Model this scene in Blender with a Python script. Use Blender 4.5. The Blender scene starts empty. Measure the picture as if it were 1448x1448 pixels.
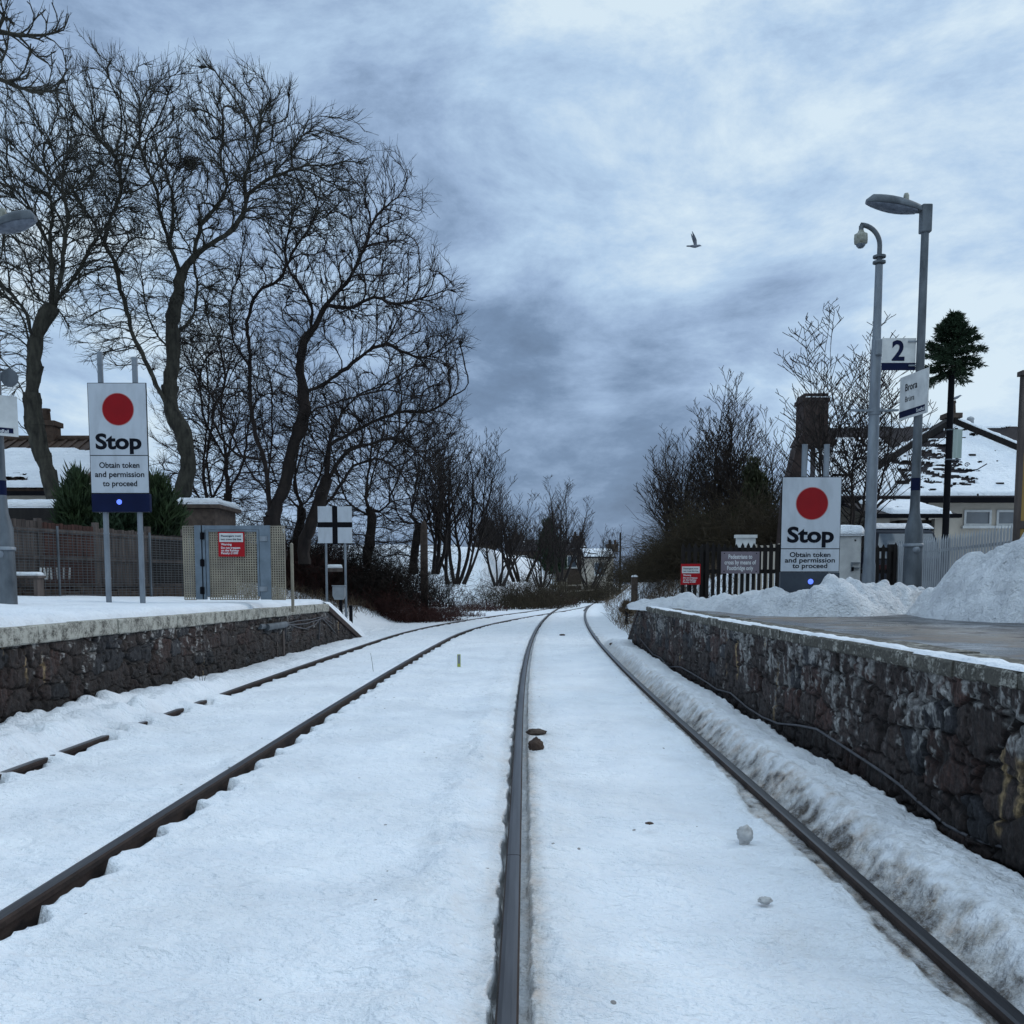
import bpy, math, random
import numpy as np
from mathutils import Vector, Matrix
random.seed(7)
rng = np.random.default_rng(11)
scene = bpy.context.scene
COL = scene.collection
R = math.radians
# ---------------------------------------------------------------- camera model
F = 1448.0; CX = 724.0; CY = 965.0; HC = 1.27; TH = R(5.5)
cT, sT = math.cos(TH), math.sin(TH)
def ray(u, v):
    a = (u-CX)/F; b = (CY-v)/F
    return Vector((a, cT+b*sT, -sT+b*cT))
def P(u, v, Y):
    d = ray(u, v); k = Y/d.y
    return Vector((d.x*k, Y, HC+d.z*k))
def G(u, v, z):
    d = ray(u, v); k = (z-HC)/d.z
    return Vector((d.x*k, d.y*k, z))
# track curve (middle rail), Y in metres ahead of the viewer
def Xm(Y):
    Y = np.asarray(Y, dtype=float)
    c = np.where(Y < 8, 0, np.where(Y < 80, (np.clip(Y, 8, 80)-8)**2/1160.0, 72**2/1160.0+(Y-80)*72/580.0))
    return -0.052+0.0126*Y+c
def dXm(Y):
    return 0.0124+np.clip(np.asarray(Y, dtype=float)-8, 0, 72)/580.0
def TRn(Y, t):
    d = dXm(Y); n = np.sqrt(1+d*d)
    return Xm(Y)+t/n, Y-t*d/n
def TR(Y, t, z=0):
    x, y = TRn(float(Y), float(t)); return Vector((float(x), float(y), z))
def sstep(x):
    x = np.clip(x, 0, 1); return x*x*(3-2*x)
# ---------------------------------------------------------------- numpy noise
_perm = np.random.default_rng(3).permutation(256); _perm = np.concatenate([_perm, _perm, _perm])
_gr = np.random.default_rng(4).normal(size=(256, 3)); _gr /= np.linalg.norm(_gr, axis=1)[:, None]
def perlin(x, y, z=0.0):
    x = np.asarray(x, dtype=float); y = np.asarray(y, dtype=float)
    z = np.broadcast_to(np.asarray(z, dtype=float), np.broadcast(x, y).shape)
    x, y, z = np.broadcast_arrays(x, y, z)
    xi = np.floor(x).astype(int); yi = np.floor(y).astype(int); zi = np.floor(z).astype(int)
    xf = x-xi; yf = y-yi; zf = z-zi
    u = xf**3*(xf*(xf*6-15)+10); v = yf**3*(yf*(yf*6-15)+10); w = zf**3*(zf*(zf*6-15)+10)
    def g(a, b, c):
        h = _perm[(_perm[(_perm[(xi+a) & 255]+yi+b) & 255]+zi+c) & 255]
        gg = _gr[h]
        return gg[..., 0]*(xf-a)+gg[..., 1]*(yf-b)+gg[..., 2]*(zf-c)
    def L(a, b, t): return a+(b-a)*t
    return 1.6*L(L(L(g(0,0,0), g(1,0,0), u), L(g(0,1,0), g(1,1,0), u), v), L(L(g(0,0,1), g(1,0,1), u), L(g(0,1,1), g(1,1,1), u), v), w)
def fbm(x, y, z=0.0, o=4, gain=.5):
    s = 0; a = 1; n = 0
    for i in range(o):
        s = s+a*perlin(np.asarray(x)*2**i+i*17.3, np.asarray(y)*2**i+i*5.1, np.asarray(z)*2**i); n += a; a *= gain
    return s/n
def billow(x, y, z=0.0, o=4):
    s = 0; a = 1; n = 0
    for i in range(o):
        s = s+a*np.abs(perlin(np.asarray(x)*2**i+i*7.3, np.asarray(y)*2**i+i*9.1, np.asarray(z)*2**i)); n += a; a *= .5
    return s/n
def clumps(x, y, size, seed=0):
    """rounded lumps of varying height on a jittered grid, 0..1"""
    x = np.asarray(x)/size; y = np.asarray(y)/size; xi = np.floor(x).astype(int); yi = np.floor(y).astype(int)
    tab = np.random.default_rng(seed+99).random((4096, 4)); best = np.zeros(np.broadcast(x, y).shape)
    for i in (-1, 0, 1):
        for j in (-1, 0, 1):
            cx = xi+i; cy = yi+j; h = (cx*73+cy*1013+seed*31) & 4095
            dx = x-(cx+tab[h, 0]); dy = y-(cy+tab[h, 1]); r = .35+.65*tab[h, 2]; best = np.maximum(best, np.sqrt(np.clip(r*r-dx*dx-dy*dy, 0, None))*(.4+.6*tab[h, 3]))
    return best
# ---------------------------------------------------------------- materials
def new_mat(name):
    m = bpy.data.materials.new(name); m.use_nodes = True
    nt = m.node_tree; b = nt.nodes['Principled BSDF']
    return m, nt, b
def nd(nt, typ, **kw):
    n = nt.nodes.new(typ)
    for k, v in kw.items():
        if k in n.inputs: n.inputs[k].default_value = v
        else: setattr(n, k, v)
    return n
def lk(nt, a, b): nt.links.new(a, b)
def ramp(nt, fac, stops, interp='LINEAR'):
    r = nt.nodes.new('ShaderNodeValToRGB'); r.color_ramp.interpolation = interp
    e = r.color_ramp.elements
    while len(e) < len(stops): e.new(.5)
    for i, (p, c) in enumerate(stops):
        e[i].position = p; e[i].color = (*c, 1) if len(c) == 3 else c
    lk(nt, fac, r.inputs[0]); return r
def objco(nt, scale=(1, 1, 1)):
    tc = nt.nodes.new('ShaderNodeTexCoord'); mp = nt.nodes.new('ShaderNodeMapping')
    mp.inputs['Scale'].default_value = scale
    lk(nt, tc.outputs['Object'], mp.inputs[0]); return mp.outputs[0]
def noise(nt, co, scale, detail=4, rough=.55):
    n = nd(nt, 'ShaderNodeTexNoise'); n.inputs['Scale'].default_value = scale
    n.inputs['Detail'].default_value = detail; n.inputs['Roughness'].default_value = rough
    lk(nt, co, n.inputs['Vector']); return n.outputs['Fac']
def mixc(nt, fac, a, b):
    m = nt.nodes.new('ShaderNodeMix'); m.data_type = 'RGBA'
    for sock, val in ((m.inputs[0], fac), (m.inputs[6], a), (m.inputs[7], b)):
        if hasattr(val, 'node'): lk(nt, val, sock)
        elif isinstance(val, (int, float)): sock.default_value = val
        else: sock.default_value = (*val, 1)
    return m.outputs[2]
def math_(nt, op, a, b=None, c=None):
    m = nt.nodes.new('ShaderNodeMath'); m.operation = op
    for i, val in enumerate((a, b, c)):
        if val is None: continue
        if hasattr(val, 'node'): lk(nt, val, m.inputs[i])
        else: m.inputs[i].default_value = val
    return m.outputs[0]
def bump(nt, b, h, strength=.5, dist=.01):
    n = nd(nt, 'ShaderNodeBump'); n.inputs['Strength'].default_value = strength; n.inputs['Distance'].default_value = dist
    lk(nt, h, n.inputs['Height']); lk(nt, n.outputs[0], b.inputs['Normal']); return n
def simple(name, c1, c2=None, scale=6, rough=.6, metal=0, bumps=0, bscale=40, stretch=(1, 1, 1), spec=.18, lo=.3, hi=.7):
    m, nt, b = new_mat(name)
    c2 = c2 or tuple(x*.7 for x in c1)
    co = objco(nt, stretch)
    f = noise(nt, co, scale, 5, .6)
    r = ramp(nt, f, [(lo, c2), (hi, c1)])
    lk(nt, r.outputs[0], b.inputs['Base Color'])
    b.inputs['Roughness'].default_value = rough; b.inputs['Metallic'].default_value = metal
    b.inputs['Specular IOR Level'].default_value = spec
    if bumps: bump(nt, b, noise(nt, co, bscale, 4, .6), bumps, .01)
    return m
M = {}
SNOW = (.80, .83, .87)
def snow_mat(name, dirt_shade_attr=False, fine=1.0, nsc=6):
    m, nt, b = new_mat(name)
    co = objco(nt)
    f = noise(nt, co, 1.7, 4, .6)
    base = ramp(nt, f, [(.3, (.74, .775, .82)), (.75, (.85, .875, .90))]).outputs[0]
    if dirt_shade_attr:
        at = nd(nt, 'ShaderNodeAttribute', attribute_name='dirt_shade')
        n1 = noise(nt, objco(nt, (1, .5, 1)), 26, 6, .7)
        n2 = noise(nt, co, 95, 4, .7)
        k = math_(nt, 'MULTIPLY', at.outputs['Fac'], math_(nt, 'ADD', .25, math_(nt, 'MULTIPLY', n1, 1.3)))
        hue = noise(nt, co, 5, 3, .5)
        dc = ramp(nt, hue, [(.35, (.20, .17, .135)), (.52, (.25, .19, .12)), (.66, (.32, .19, .08))]).outputs[0]
        dc = mixc(nt, ramp(nt, at.outputs['Fac'], [(.62, (0, 0, 0)), (.95, (1, 1, 1))]).outputs[0], dc, (.070, .054, .040))
        dk = math_(nt, 'SMOOTH_MIN', math_(nt, 'MULTIPLY', k, math_(nt, 'ADD', .4, math_(nt, 'MULTIPLY', n2, 1.1))), 1.0, .2)
        base = mixc(nt, dk, base, dc)
        # scattered specks of grit and twig bits
        v = nd(nt, 'ShaderNodeTexVoronoi'); v.inputs['Scale'].default_value = 9; lk(nt, objco(nt, (1, .6, 1)), v.inputs['Vector'])
        sp = math_(nt, 'LESS_THAN', math_(nt, 'ADD', v.outputs['Distance'], math_(nt, 'MULTIPLY', n1, .06)), .115)
        rnd = nd(nt, 'ShaderNodeSeparateColor'); lk(nt, v.outputs['Color'], rnd.inputs[0])
        pick = math_(nt, 'GREATER_THAN', rnd.outputs[0], .80)
        at2 = nd(nt, 'ShaderNodeAttribute', attribute_name='speck')
        base = mixc(nt, math_(nt, 'MULTIPLY', math_(nt, 'MULTIPLY', sp, pick), math_(nt, 'MULTIPLY', at2.outputs['Fac'], .8)), base, (.12, .10, .08))
    lk(nt, base, b.inputs['Base Color'])
    b.inputs['Roughness'].default_value = .62
    b.inputs['Specular IOR Level'].default_value = .3
    nz_ = noise(nt, objco(nt, (1, 1.35, 1)), nsc+5, 6, .62); rid = math_(nt, 'ABSOLUTE', math_(nt, 'SUBTRACT', noise(nt, objco(nt, (1, 1.5, 1)), nsc*.9, 5, .6), .5))
    vary = ramp(nt, noise(nt, objco(nt, (1, .7, 1)), 1.3, 3, .5), [(.38, (.15, .15, .15)), (.62, (1, 1, 1))]).outputs[0]
    nz_ = math_(nt, 'MULTIPLY', math_(nt, 'SUBTRACT', nz_, .5), vary); h = math_(nt, 'ADD', nz_, math_(nt, 'MULTIPLY', rid, -1.5)); h = math_(nt, 'ADD', h, math_(nt, 'MULTIPLY', noise(nt, co, 48, 3, .6), .16))
    bump(nt, b, h, .85*fine, .07)
    return m
M['snow'] = snow_mat('snow_ground_mat', True)
M['snow2'] = snow_mat('snow_cover_mat', False)
M['snow3'] = snow_mat('shovelled_snow_mat', False, 1.6, 11)
M['galv'] = simple('galvanised_steel', (.24, .27, .30), (.15, .17, .195), 9, .5, .35, .1, 60, (1, 1, .3))
M['galvd'] = simple('weathered_galvanised', (.15, .17, .19), (.06, .07, .08), 5, .55, .3, .15, 50, (1, 1, .4))
M['white'] = simple('sign_white', (.43, .465, .51), (.33, .355, .39), 4, .5, stretch=(1.6, 1, .5), lo=.22, hi=.55)
M['whitepaint'] = simple('white_paint', (.62, .63, .62), (.45, .46, .46), 6, .55)
M['red'] = simple('sign_red', (.25, .003, .007), (.20, .003, .006), 3, .35)
M['redw'] = simple('warning_red', (.36, .006, .012), (.28, .005, .010), 3, .45)
M['navy'] = simple('navy_blue', (.008, .013, .045), (.006, .009, .03), 3, .5, spec=.06)
M['black'] = simple('black_paint', (.008, .008, .010), (.005, .005, .007), 5, .6, spec=.05)
M['blackwood'] = simple('black_stained_timber', (.02, .017, .016), (.008, .007, .007), 8, .75, 0, .2, 30, (1, 1, .2))
M['text'] = simple('lettering_black', (.008, .009, .014), (.006, .007, .011), 3, .6, spec=.05)
M['textw'] = simple('lettering_white', (.7, .72, .74), (.62, .64, .66), 3, .5)
M['mauve'] = simple('grey_mauve_sign', (.20, .17, .20), (.15, .13, .155), 3, .5)
M['bluegrey'] = simple('blue_grey_steel', (.17, .21, .25), (.11, .14, .17), 6, .5, .2, .08, 60)
M['mesh'] = simple('sun_bleached_grp', (.33, .295, .225), (.19, .17, .14), 3, .7)
M['darksteel'] = simple('dark_rusty_steel', (.05, .04, .037), (.022, .018, .017), 20, .55, .4, .2, 80)
M['railtop2'] = simple('wet_rail_top', (.06, .06, .066), (.028, .027, .03), 14, .3, .6, .08, 60, (1, .05, 1))
M['railtop'] = simple('rail_running_surface', (.115, .115, .125), (.055, .052, .055), 14, .38, .75, .08, 60, (1, .05, 1))
M['railside'] = simple('rail_rusty_side', (.05, .034, .028), (.018, .013, .012), 16, .75, .1, .3, 60, (1, .4, 1))
M['oldwood'] = simple('weathered_timber', (.12, .098, .088), (.04, .032, .03), 9, .8, 0, .3, 40, (1, 1, .15))
M['redwood'] = simple('reddish_fence_timber', (.075, .035, .028), (.03, .016, .014), 9, .8, 0, .3, 40, (1, 1, .15))
M['bark'] = simple('grey_green_bark', (.060, .056, .044), (.016, .015, .013), 9, .85, 0, .6, 14, (1, 1, .35))
M['barkd'] = simple('dark_brown_bark', (.035, .027, .024), (.012, .010, .010), 5, .85, 0, .5, 14, (1, 1, .35))
M['twigr'] = simple('reddish_brown_twigs', (.075, .030, .024), (.028, .014, .013), 3, .8)
M['twigb'] = simple('dark_brown_twigs', (.040, .030, .024), (.016, .013, .012), 3, .8)
M['straw'] = simple('dry_grass_stalks', (.16, .115, .07), (.06, .045, .035), 3, .8)
M['needle'] = simple('dark_green_needles', (.030, .052, .026), (.010, .019, .011), 3, .7)
M['needle2'] = simple('bush_green_needles', (.040, .062, .024), (.012, .022, .012), 3, .7)
M['ivy'] = simple('olive_leaves', (.040, .044, .020), (.014, .016, .010), 3, .7)
M['slate'] = None
M['brickd'] = simple('dark_brown_brick', (.05, .036, .033), (.02, .015, .014), 7, .85, 0, .5, 30)
M['cream'] = simple('cream_render', (.50, .45, .38), (.40, .36, .31), 3, .8, 0, .2, 60)
M['stoneh'] = simple('brown_sandstone', (.10, .075, .06), (.045, .034, .03), 8, .85, 0, .5, 25)
M['pink'] = simple('brown_pink_harling', (.15, .10, .09), (.09, .065, .06), 6, .85, 0, .4, 60)
M['terra'] = simple('dull_brown_tiles', (.085, .055, .04), (.04, .028, .022), 9, .8, 0, .3, 30)
M['yellow'] = simple('amber_timber', (.34, .22, .065), (.22, .14, .045), 6, .65, 0, .2, 40, (1, 1, .2))
M['plastic'] = simple('grey_plastic', (.22, .24, .26), (.17, .185, .20), 5, .45)
M['camw'] = simple('dirty_white_plastic', (.34, .35, .31), (.15, .15, .12), 14, .5)
M['ice'] = simple('dirty_ice', (.50, .50, .50), (.34, .33, .32), 10, .35, 0, .5, 30)
M['brownrock'] = simple('brown_stone', (.09, .06, .045), (.04, .028, .024), 18, .8, 0, .5, 50)
M['car'] = simple('dark_car_paint', (.012, .016, .028), (.010, .012, .02), 3, .3)
M['rubber'] = simple('rubber', (.02, .02, .02), (.012, .012, .012), 9, .8)
M['markeryel'] = simple('yellow_green_plastic', (.42, .45, .10), (.30, .33, .08), 5, .5)
M['cable'] = simple('grey_cable', (.10, .10, .11), (.05, .05, .055), 12, .6)
M['palisade'] = simple('pale_grey_palisade_steel', (.42, .44, .46), (.30, .32, .34), 7, .55, .2, .1, 50, (1, 1, .3))
def glass_mat():
    m, nt, b = new_mat('window_glass'); f = noise(nt, objco(nt), 2, 3)
    lk(nt, ramp(nt, f, [(.3, (.05, .065, .085)), (.7, (.11, .135, .165))]).outputs[0], b.inputs['Base Color'])
    b.inputs['Roughness'].default_value = .08; b.inputs['Specular IOR Level'].default_value = .8; return m
M['glass'] = glass_mat()
def blue_led():
    m, nt, b = new_mat('blue_lamp_lens')
    b.inputs['Base Color'].default_value = (.02, .05, .5, 1)
    b.inputs['Emission Color'].default_value = (.12, .22, 1.0, 1); b.inputs['Emission Strength'].default_value = 1.3
    return m
M['blue'] = blue_led()
def slate_mat(name, c1, c2):
    m, nt, b = new_mat(name)
    co = objco(nt)
    br = nd(nt, 'ShaderNodeTexBrick'); br.offset = .5
    sx = nd(nt, 'ShaderNodeSeparateXYZ'); lk(nt, co, sx.inputs[0])
    cb = nd(nt, 'ShaderNodeCombineXYZ'); lk(nt, sx.outputs[0], cb.inputs[0])
    lk(nt, math_(nt, 'MULTIPLY', sx.outputs[2], 1.6), cb.inputs[1]); lk(nt, cb.outputs[0], br.inputs['Vector'])
    br.inputs['Scale'].default_value = 4; br.inputs['Mortar Size'].default_value = .035
    br.inputs['Color1'].default_value = (*c1, 1); br.inputs['Color2'].default_value = (*c2, 1); br.inputs['Mortar'].default_value = (.008, .007, .008, 1)
    n = noise(nt, co, 3, 4)
    lk(nt, mixc(nt, math_(nt, 'MULTIPLY', n, .6), br.outputs['Color'], (.03, .026, .028)), b.inputs['Base Color'])
    b.inputs['Roughness'].default_value = .75; b.inputs['Specular IOR Level'].default_value = .12
    bump(nt, b, br.outputs['Fac'], .4, -.02); return m
M['slate'] = slate_mat('grey_purple_slates', (.022, .019, .022), (.036, .030, .034))
def wall_mat():
    m, nt, b = new_mat('platform_rubble_stone')
    at = nd(nt, 'ShaderNodeAttribute', attribute_name='col')
    co = objco(nt)
    n = noise(nt, co, 34, 7, .8); n2 = noise(nt, objco(nt, (1, 1, .2)), 26, 6, .75)
    k = ramp(nt, n, [(.30, (.12, .12, .12)), (.5, (.62, .62, .62)), (.72, (1.35, 1.35, 1.35))]).outputs[0]; k2 = ramp(nt, n2, [(.30, (.30, .30, .30)), (.5, (.95, .95, .95)), (.70, (1.7, 1.7, 1.7))]).outputs[0]
    sc = nd(nt, 'ShaderNodeVectorMath', operation='SCALE'); lk(nt, at.outputs['Color'], sc.inputs[0])
    lk(nt, math_(nt, 'MULTIPLY', math_(nt, 'MULTIPLY', k, k2), 1.45), sc.inputs['Scale'])
    lk(nt, sc.outputs[0], b.inputs['Base Color'])
    b.inputs['Roughness'].default_value = .6; b.inputs['Specular IOR Level'].default_value = .25
    bump(nt, b, math_(nt, 'ADD', n, math_(nt, 'MULTIPLY', n2, .6)), .9, .02); return m
M['wall'] = wall_mat()
def coping_mat(name, lic, lo, hi):
    m, nt, b = new_mat(name)
    co = objco(nt, (1, 1, 1.2)); n = noise(nt, co, 7, 6, .75); n2 = noise(nt, co, 38, 5, .7)
    base = ramp(nt, n2, [(.3, (.045, .042, .036)), (.7, (.115, .108, .09))]).outputs[0]
    f = math_(nt, 'ADD', math_(nt, 'MULTIPLY', n, .75), math_(nt, 'MULTIPLY', n2, .35))
    msk = ramp(nt, f, [(lo, (0, 0, 0)), (hi, (1, 1, 1))]).outputs[0]
    lk(nt, mixc(nt, msk, base, lic), b.inputs['Base Color'])
    b.inputs['Roughness'].default_value = .8; b.inputs['Specular IOR Level'].default_value = .2; bump(nt, b, f, .7, .02); return m
M['copL'] = coping_mat('lichen_stone_coping', (.40, .39, .34), .44, .60)
M['copR'] = coping_mat('mossy_concrete_coping', (.36, .35, .31), .57, .66)
def deck_mat():
    m, nt, b = new_mat('icy_platform_asphalt')
    co = objco(nt, (1, .8, 1)); co1 = objco(nt)
    n = noise(nt, co, .9, 6, .68); n2 = noise(nt, co, 2.1, 7, .7); n3 = noise(nt, co1, 120, 3, .6); n4 = noise(nt, objco(nt, (.6, 2, 1)), 9, 5, .7)
    asp = ramp(nt, n3, [(.3, (.012, .012, .014)), (.7, (.034, .033, .034))]).outputs[0]
    sp = nd(nt, 'ShaderNodeSeparateXYZ'); lk(nt, co1, sp.inputs[0])
    band = nt.nodes.new('ShaderNodeMapRange'); band.interpolation_type = 'SMOOTHSTEP'; lk(nt, sp.outputs[0], band.inputs[0])
    band.inputs[1].default_value = 2.3; band.inputs[2].default_value = 4.6; band.inputs[3].default_value = .05; band.inputs[4].default_value = -.07
    nn_ = math_(nt, 'ADD', n2, band.outputs[0])
    xw = math_(nt, 'ADD', sp.outputs[0], math_(nt, 'MULTIPLY', math_(nt, 'SUBTRACT', n2, .5), 3.2))
    lay = ramp(nt, math_(nt, 'MULTIPLY', math_(nt, 'SUBTRACT', xw, 2.4), .35), [(.0, (.085, .09, .10)), (.16, (.06, .063, .07)), (.30, (.13, .10, .075)), (.44, (.19, .155, .12)), (.56, (.06, .05, .045)), (.72, (.018, .018, .019))]).outputs[0]
    c = mixc(nt, .25, lay, asp)
    nI = math_(nt, 'ADD', math_(nt, 'MULTIPLY', n, .6), math_(nt, 'MULTIPLY', n4, .45))
    icef = ramp(nt, nI, [(.545, (0, 0, 0)), (.60, (1, 1, 1))]).outputs[0]
    c = mixc(nt, math_(nt, 'MULTIPLY', icef, .55), c, (.32, .34, .37))
    lk(nt, c, b.inputs['Base Color'])
    rr = ramp(nt, n2, [(.35, (.16, .16, .16)), (.6, (.6, .6, .6))]).outputs[0]; lk(nt, rr, b.inputs['Roughness'])
    bump(nt, b, math_(nt, 'ADD', math_(nt, 'ADD', n4, nI), math_(nt, 'MULTIPLY', n3, .1)), .5, .02); return m
M['deck'] = deck_mat()
# ---------------------------------------------------------------- mesh building
class MB:
    def __init__(s): s.v = []; s.f = []; s.mi = []; s.sm = []
    def add(s, vs, fs, mi=0, smooth=False):
        o = len(s.v); s.v += [tuple(v) for v in vs]
        s.f += [tuple(i+o for i in f) for f in fs]; s.mi += [mi]*len(fs); s.sm += [smooth]*len(fs)
    def box(s, c, d, mi=0, rot=None):
        hx, hy, hz = d[0]/2, d[1]/2, d[2]/2
        vs = [Vector((x*hx, y*hy, z*hz)) for z in (-1, 1) for y in (-1, 1) for x in (-1, 1)]
        if rot is not None: vs = [rot @ v for v in vs]
        c = Vector(c); vs = [v+c for v in vs]
        s.add(vs, [(0, 2, 3, 1), (4, 5, 7, 6), (0, 1, 5, 4), (2, 6, 7, 3), (0, 4, 6, 2), (1, 3, 7, 5)], mi)
    def bbox(s, x0, x1, y0, y1, z0, z1, mi=0):
        s.box(((x0+x1)/2, (y0+y1)/2, (z0+z1)/2), (abs(x1-x0), abs(y1-y0), abs(z1-z0)), mi)
    def beam(s, a, b, w, h, mi=0):
        a = Vector(a); b = Vector(b); d = b-a; L = d.length
        q = d.to_track_quat('Y', 'Z').to_matrix()
        s.box((a+b)/2, (w, L, h), mi, q)
    def rings(s, rings, mi=0, smooth=True, caps=True):
        n = len(rings[0]); vs = [v for r in rings for v in r]; fs = []
        for k in range(len(rings)-1):
            for i in range(n):
                j = (i+1) % n; fs.append((k*n+i, k*n+j, (k+1)*n+j, (k+1)*n+i))
        s.add(vs, fs, mi, smooth)
        if caps:
            s.add(rings[0], [tuple(range(n))[::-1]], mi); s.add(rings[-1], [tuple(range(n))], mi)
    def tube(s, pts, r, n=10, mi=0, caps=True):
        pts = [Vector(p) for p in pts]
        rs = r if isinstance(r, (list, tuple)) else [r]*len(pts)
        rings = []; up = Vector((0, 0, 1))
        d0 = (pts[1]-pts[0]).normalized()
        ref = Vector((1, 0, 0)) if abs(d0.z) > .9 else up
        a = d0.cross(ref).normalized()
        for i, p in enumerate(pts):
            d = (pts[min(i+1, len(pts)-1)]-pts[max(i-1, 0)]).normalized()
            a = (a-d*a.dot(d)).normalized(); b = d.cross(a)
            rings.append([p+(a*math.cos(2*math.pi*k/n)+b*math.sin(2*math.pi*k/n))*rs[i] for k in range(n)])
        s.rings(rings, mi, True, caps)
    def lathe(s, c, prof, n=16, mi=0):
        c = Vector(c)
        s.rings([[c+Vector((r*math.cos(2*math.pi*k/n), r*math.sin(2*math.pi*k/n), z)) for k in range(n)] for r, z in prof], mi)
    def disc(s, c, r, ny, mi=0, n=40, ry=None):
        vs = [Vector((c[0]+r*math.cos(2*math.pi*k/n), c[1], c[2]+(ry or r)*math.sin(2*math.pi*k/n))) for k in range(n)]
        b = [Vector((v.x, c[1]+ny, v.z)) for v in vs]
        s.rings([vs, b], mi, False)
    def xform(s, m): s.v = [tuple(m @ Vector(v)) for v in s.v]; return s
    def build(s, name, mats, parent=None, bevel=0):
        me = bpy.data.meshes.new(name); me.from_pydata(s.v, [], s.f)
        for m in (mats if isinstance(mats, (list, tuple)) else [mats]): me.materials.append(m)
        me.polygons.foreach_set('material_index', s.mi); me.polygons.foreach_set('use_smooth', s.sm); me.update()
        return link(name, me, parent, bevel)
def link(name, me, parent=None, bevel=0):
    o = bpy.data.objects.new(name, me); COL.objects.link(o)
    if parent is not None:
        o.parent = parent; o.matrix_parent_inverse = Matrix.Translation(parent.location).inverted() if True else o.matrix_parent_inverse
    if bevel:
        b = o.modifiers.new('bevel', 'BEVEL'); b.width = bevel; b.segments = 2; b.limit_method = 'ANGLE'
    return o
def tag(o, label=None, cat=None, group=None, kind=None):
    if label: o['label'] = label
    if cat: o['category'] = cat
    if group: o['group'] = group
    if kind: o['kind'] = kind
    return o
def thing(name, loc, label, cat, group=None):
    o = bpy.data.objects.new(name, None); COL.objects.link(o); o.location = loc; o.empty_display_size = .3
    bpy.context.view_layer.update()
    return tag(o, label, cat, group)
def npmesh(name, V, Q, mat, parent=None, smooth=True, attrs=None):
    me = bpy.data.meshes.new(name); V = np.asarray(V, dtype=np.float32); Q = np.asarray(Q, dtype=np.int32)
    k = Q.shape[1]
    me.vertices.add(len(V)); me.vertices.foreach_set('co', V.ravel())
    me.loops.add(Q.size); me.loops.foreach_set('vertex_index', Q.ravel())
    me.polygons.add(len(Q)); me.polygons.foreach_set('loop_start', np.arange(0, Q.size, k, dtype=np.int32))
    me.polygons.foreach_set('use_smooth', np.full(len(Q), smooth))
    for m in (mat if isinstance(mat, (list, tuple)) else [mat]): me.materials.append(m)
    for an, av in (attrs or {}).items():
        av = np.asarray(av, dtype=np.float32)
        if av.ndim == 1:
            a = me.attributes.new(an, 'FLOAT', 'POINT'); a.data.foreach_set('value', av)
        else:
            a = me.attributes.new(an, 'FLOAT_COLOR', 'POINT'); a.data.foreach_set('color', np.c_[av, np.ones(len(av), dtype=np.float32)].ravel())
    me.update(calc_edges=True); me.validate()
    return link(name, me, parent)
def gridq(nr, nc, keep=None):
    i = np.arange(nr-1)[:, None]*nc+np.arange(nc-1)[None, :]
    q = np.stack([i, i+1, i+nc+1, i+nc], -1).reshape(-1, 4)
    return q if keep is None else q[keep.ravel()]
# lettering: text laid in the XZ plane, centred on (cx, cz), fitted to a width
_tc = {}
def text_pts(s, bold):
    k = (s, bold)
    if k not in _tc:
        c = bpy.data.curves.new('t', 'FONT'); c.body = s; c.offset = bold; c.resolution_u = 4; c.align_x = 'LEFT'
        o = bpy.data.objects.new('t', c); COL.objects.link(o)
        bpy.context.view_layer.update(); dg = bpy.context.evaluated_depsgraph_get()
        me = o.evaluated_get(dg).to_mesh()
        vs = [(v.co.x, v.co.y) for v in me.vertices]; fs = [tuple(p.vertices) for p in me.polygons]
        o.evaluated_get(dg).to_mesh_clear(); bpy.data.objects.remove(o); bpy.data.curves.remove(c)
        _tc[k] = (vs, fs)
    return _tc[k]
def text(mb, s, cx, cz, y, width=None, size=None, mi=0, bold=.012, align='C', fn=None, base=False):
    vs, fs = text_pts(s, bold)
    xs = [v[0] for v in vs]; x0, x1 = min(xs), max(xs)
    sc = width/(x1-x0) if width else size
    sz = size if (size and width) else sc
    ox = -(x0+x1)/2*sc if align == 'C' else -x0*sc
    pts = [(cx+ox+v[0]*sc, cz+(v[1]-.33)*sz) for v in vs]
    if fn is None: fn = lambda a, b: (a, y, b)
    n = len(pts)
    mb.add([fn(a, b) for a, b in pts], fs, mi)

M['gull'] = simple('gull_grey', (.20, .22, .26), (.06, .07, .09), 9, .7)
M['brickd'] = simple('dark_brown_brick', (.065, .045, .04), (.025, .018, .017), 7, .85, 0, .5, 30)
M['banner'] = simple('faded_green_banner', (.36, .42, .40), (.22, .28, .25), 4, .6, 0, 0, 40, (3, 1, .2))
M['signw'] = simple('platform_sign_grey_white', (.44, .47, .53), (.38, .41, .47), 4, .5)
M['wire'] = simple('dark_green_wire', (.09, .095, .10), (.05, .055, .06), 4, .6)
M['darkred'] = simple('unlit_tail_lamp', (.03, .004, .005), (.02, .003, .004), 4, .3)
M['twigo'] = simple('olive_brown_twigs', (.060, .046, .026), (.024, .019, .014), 3, .8)
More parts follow.
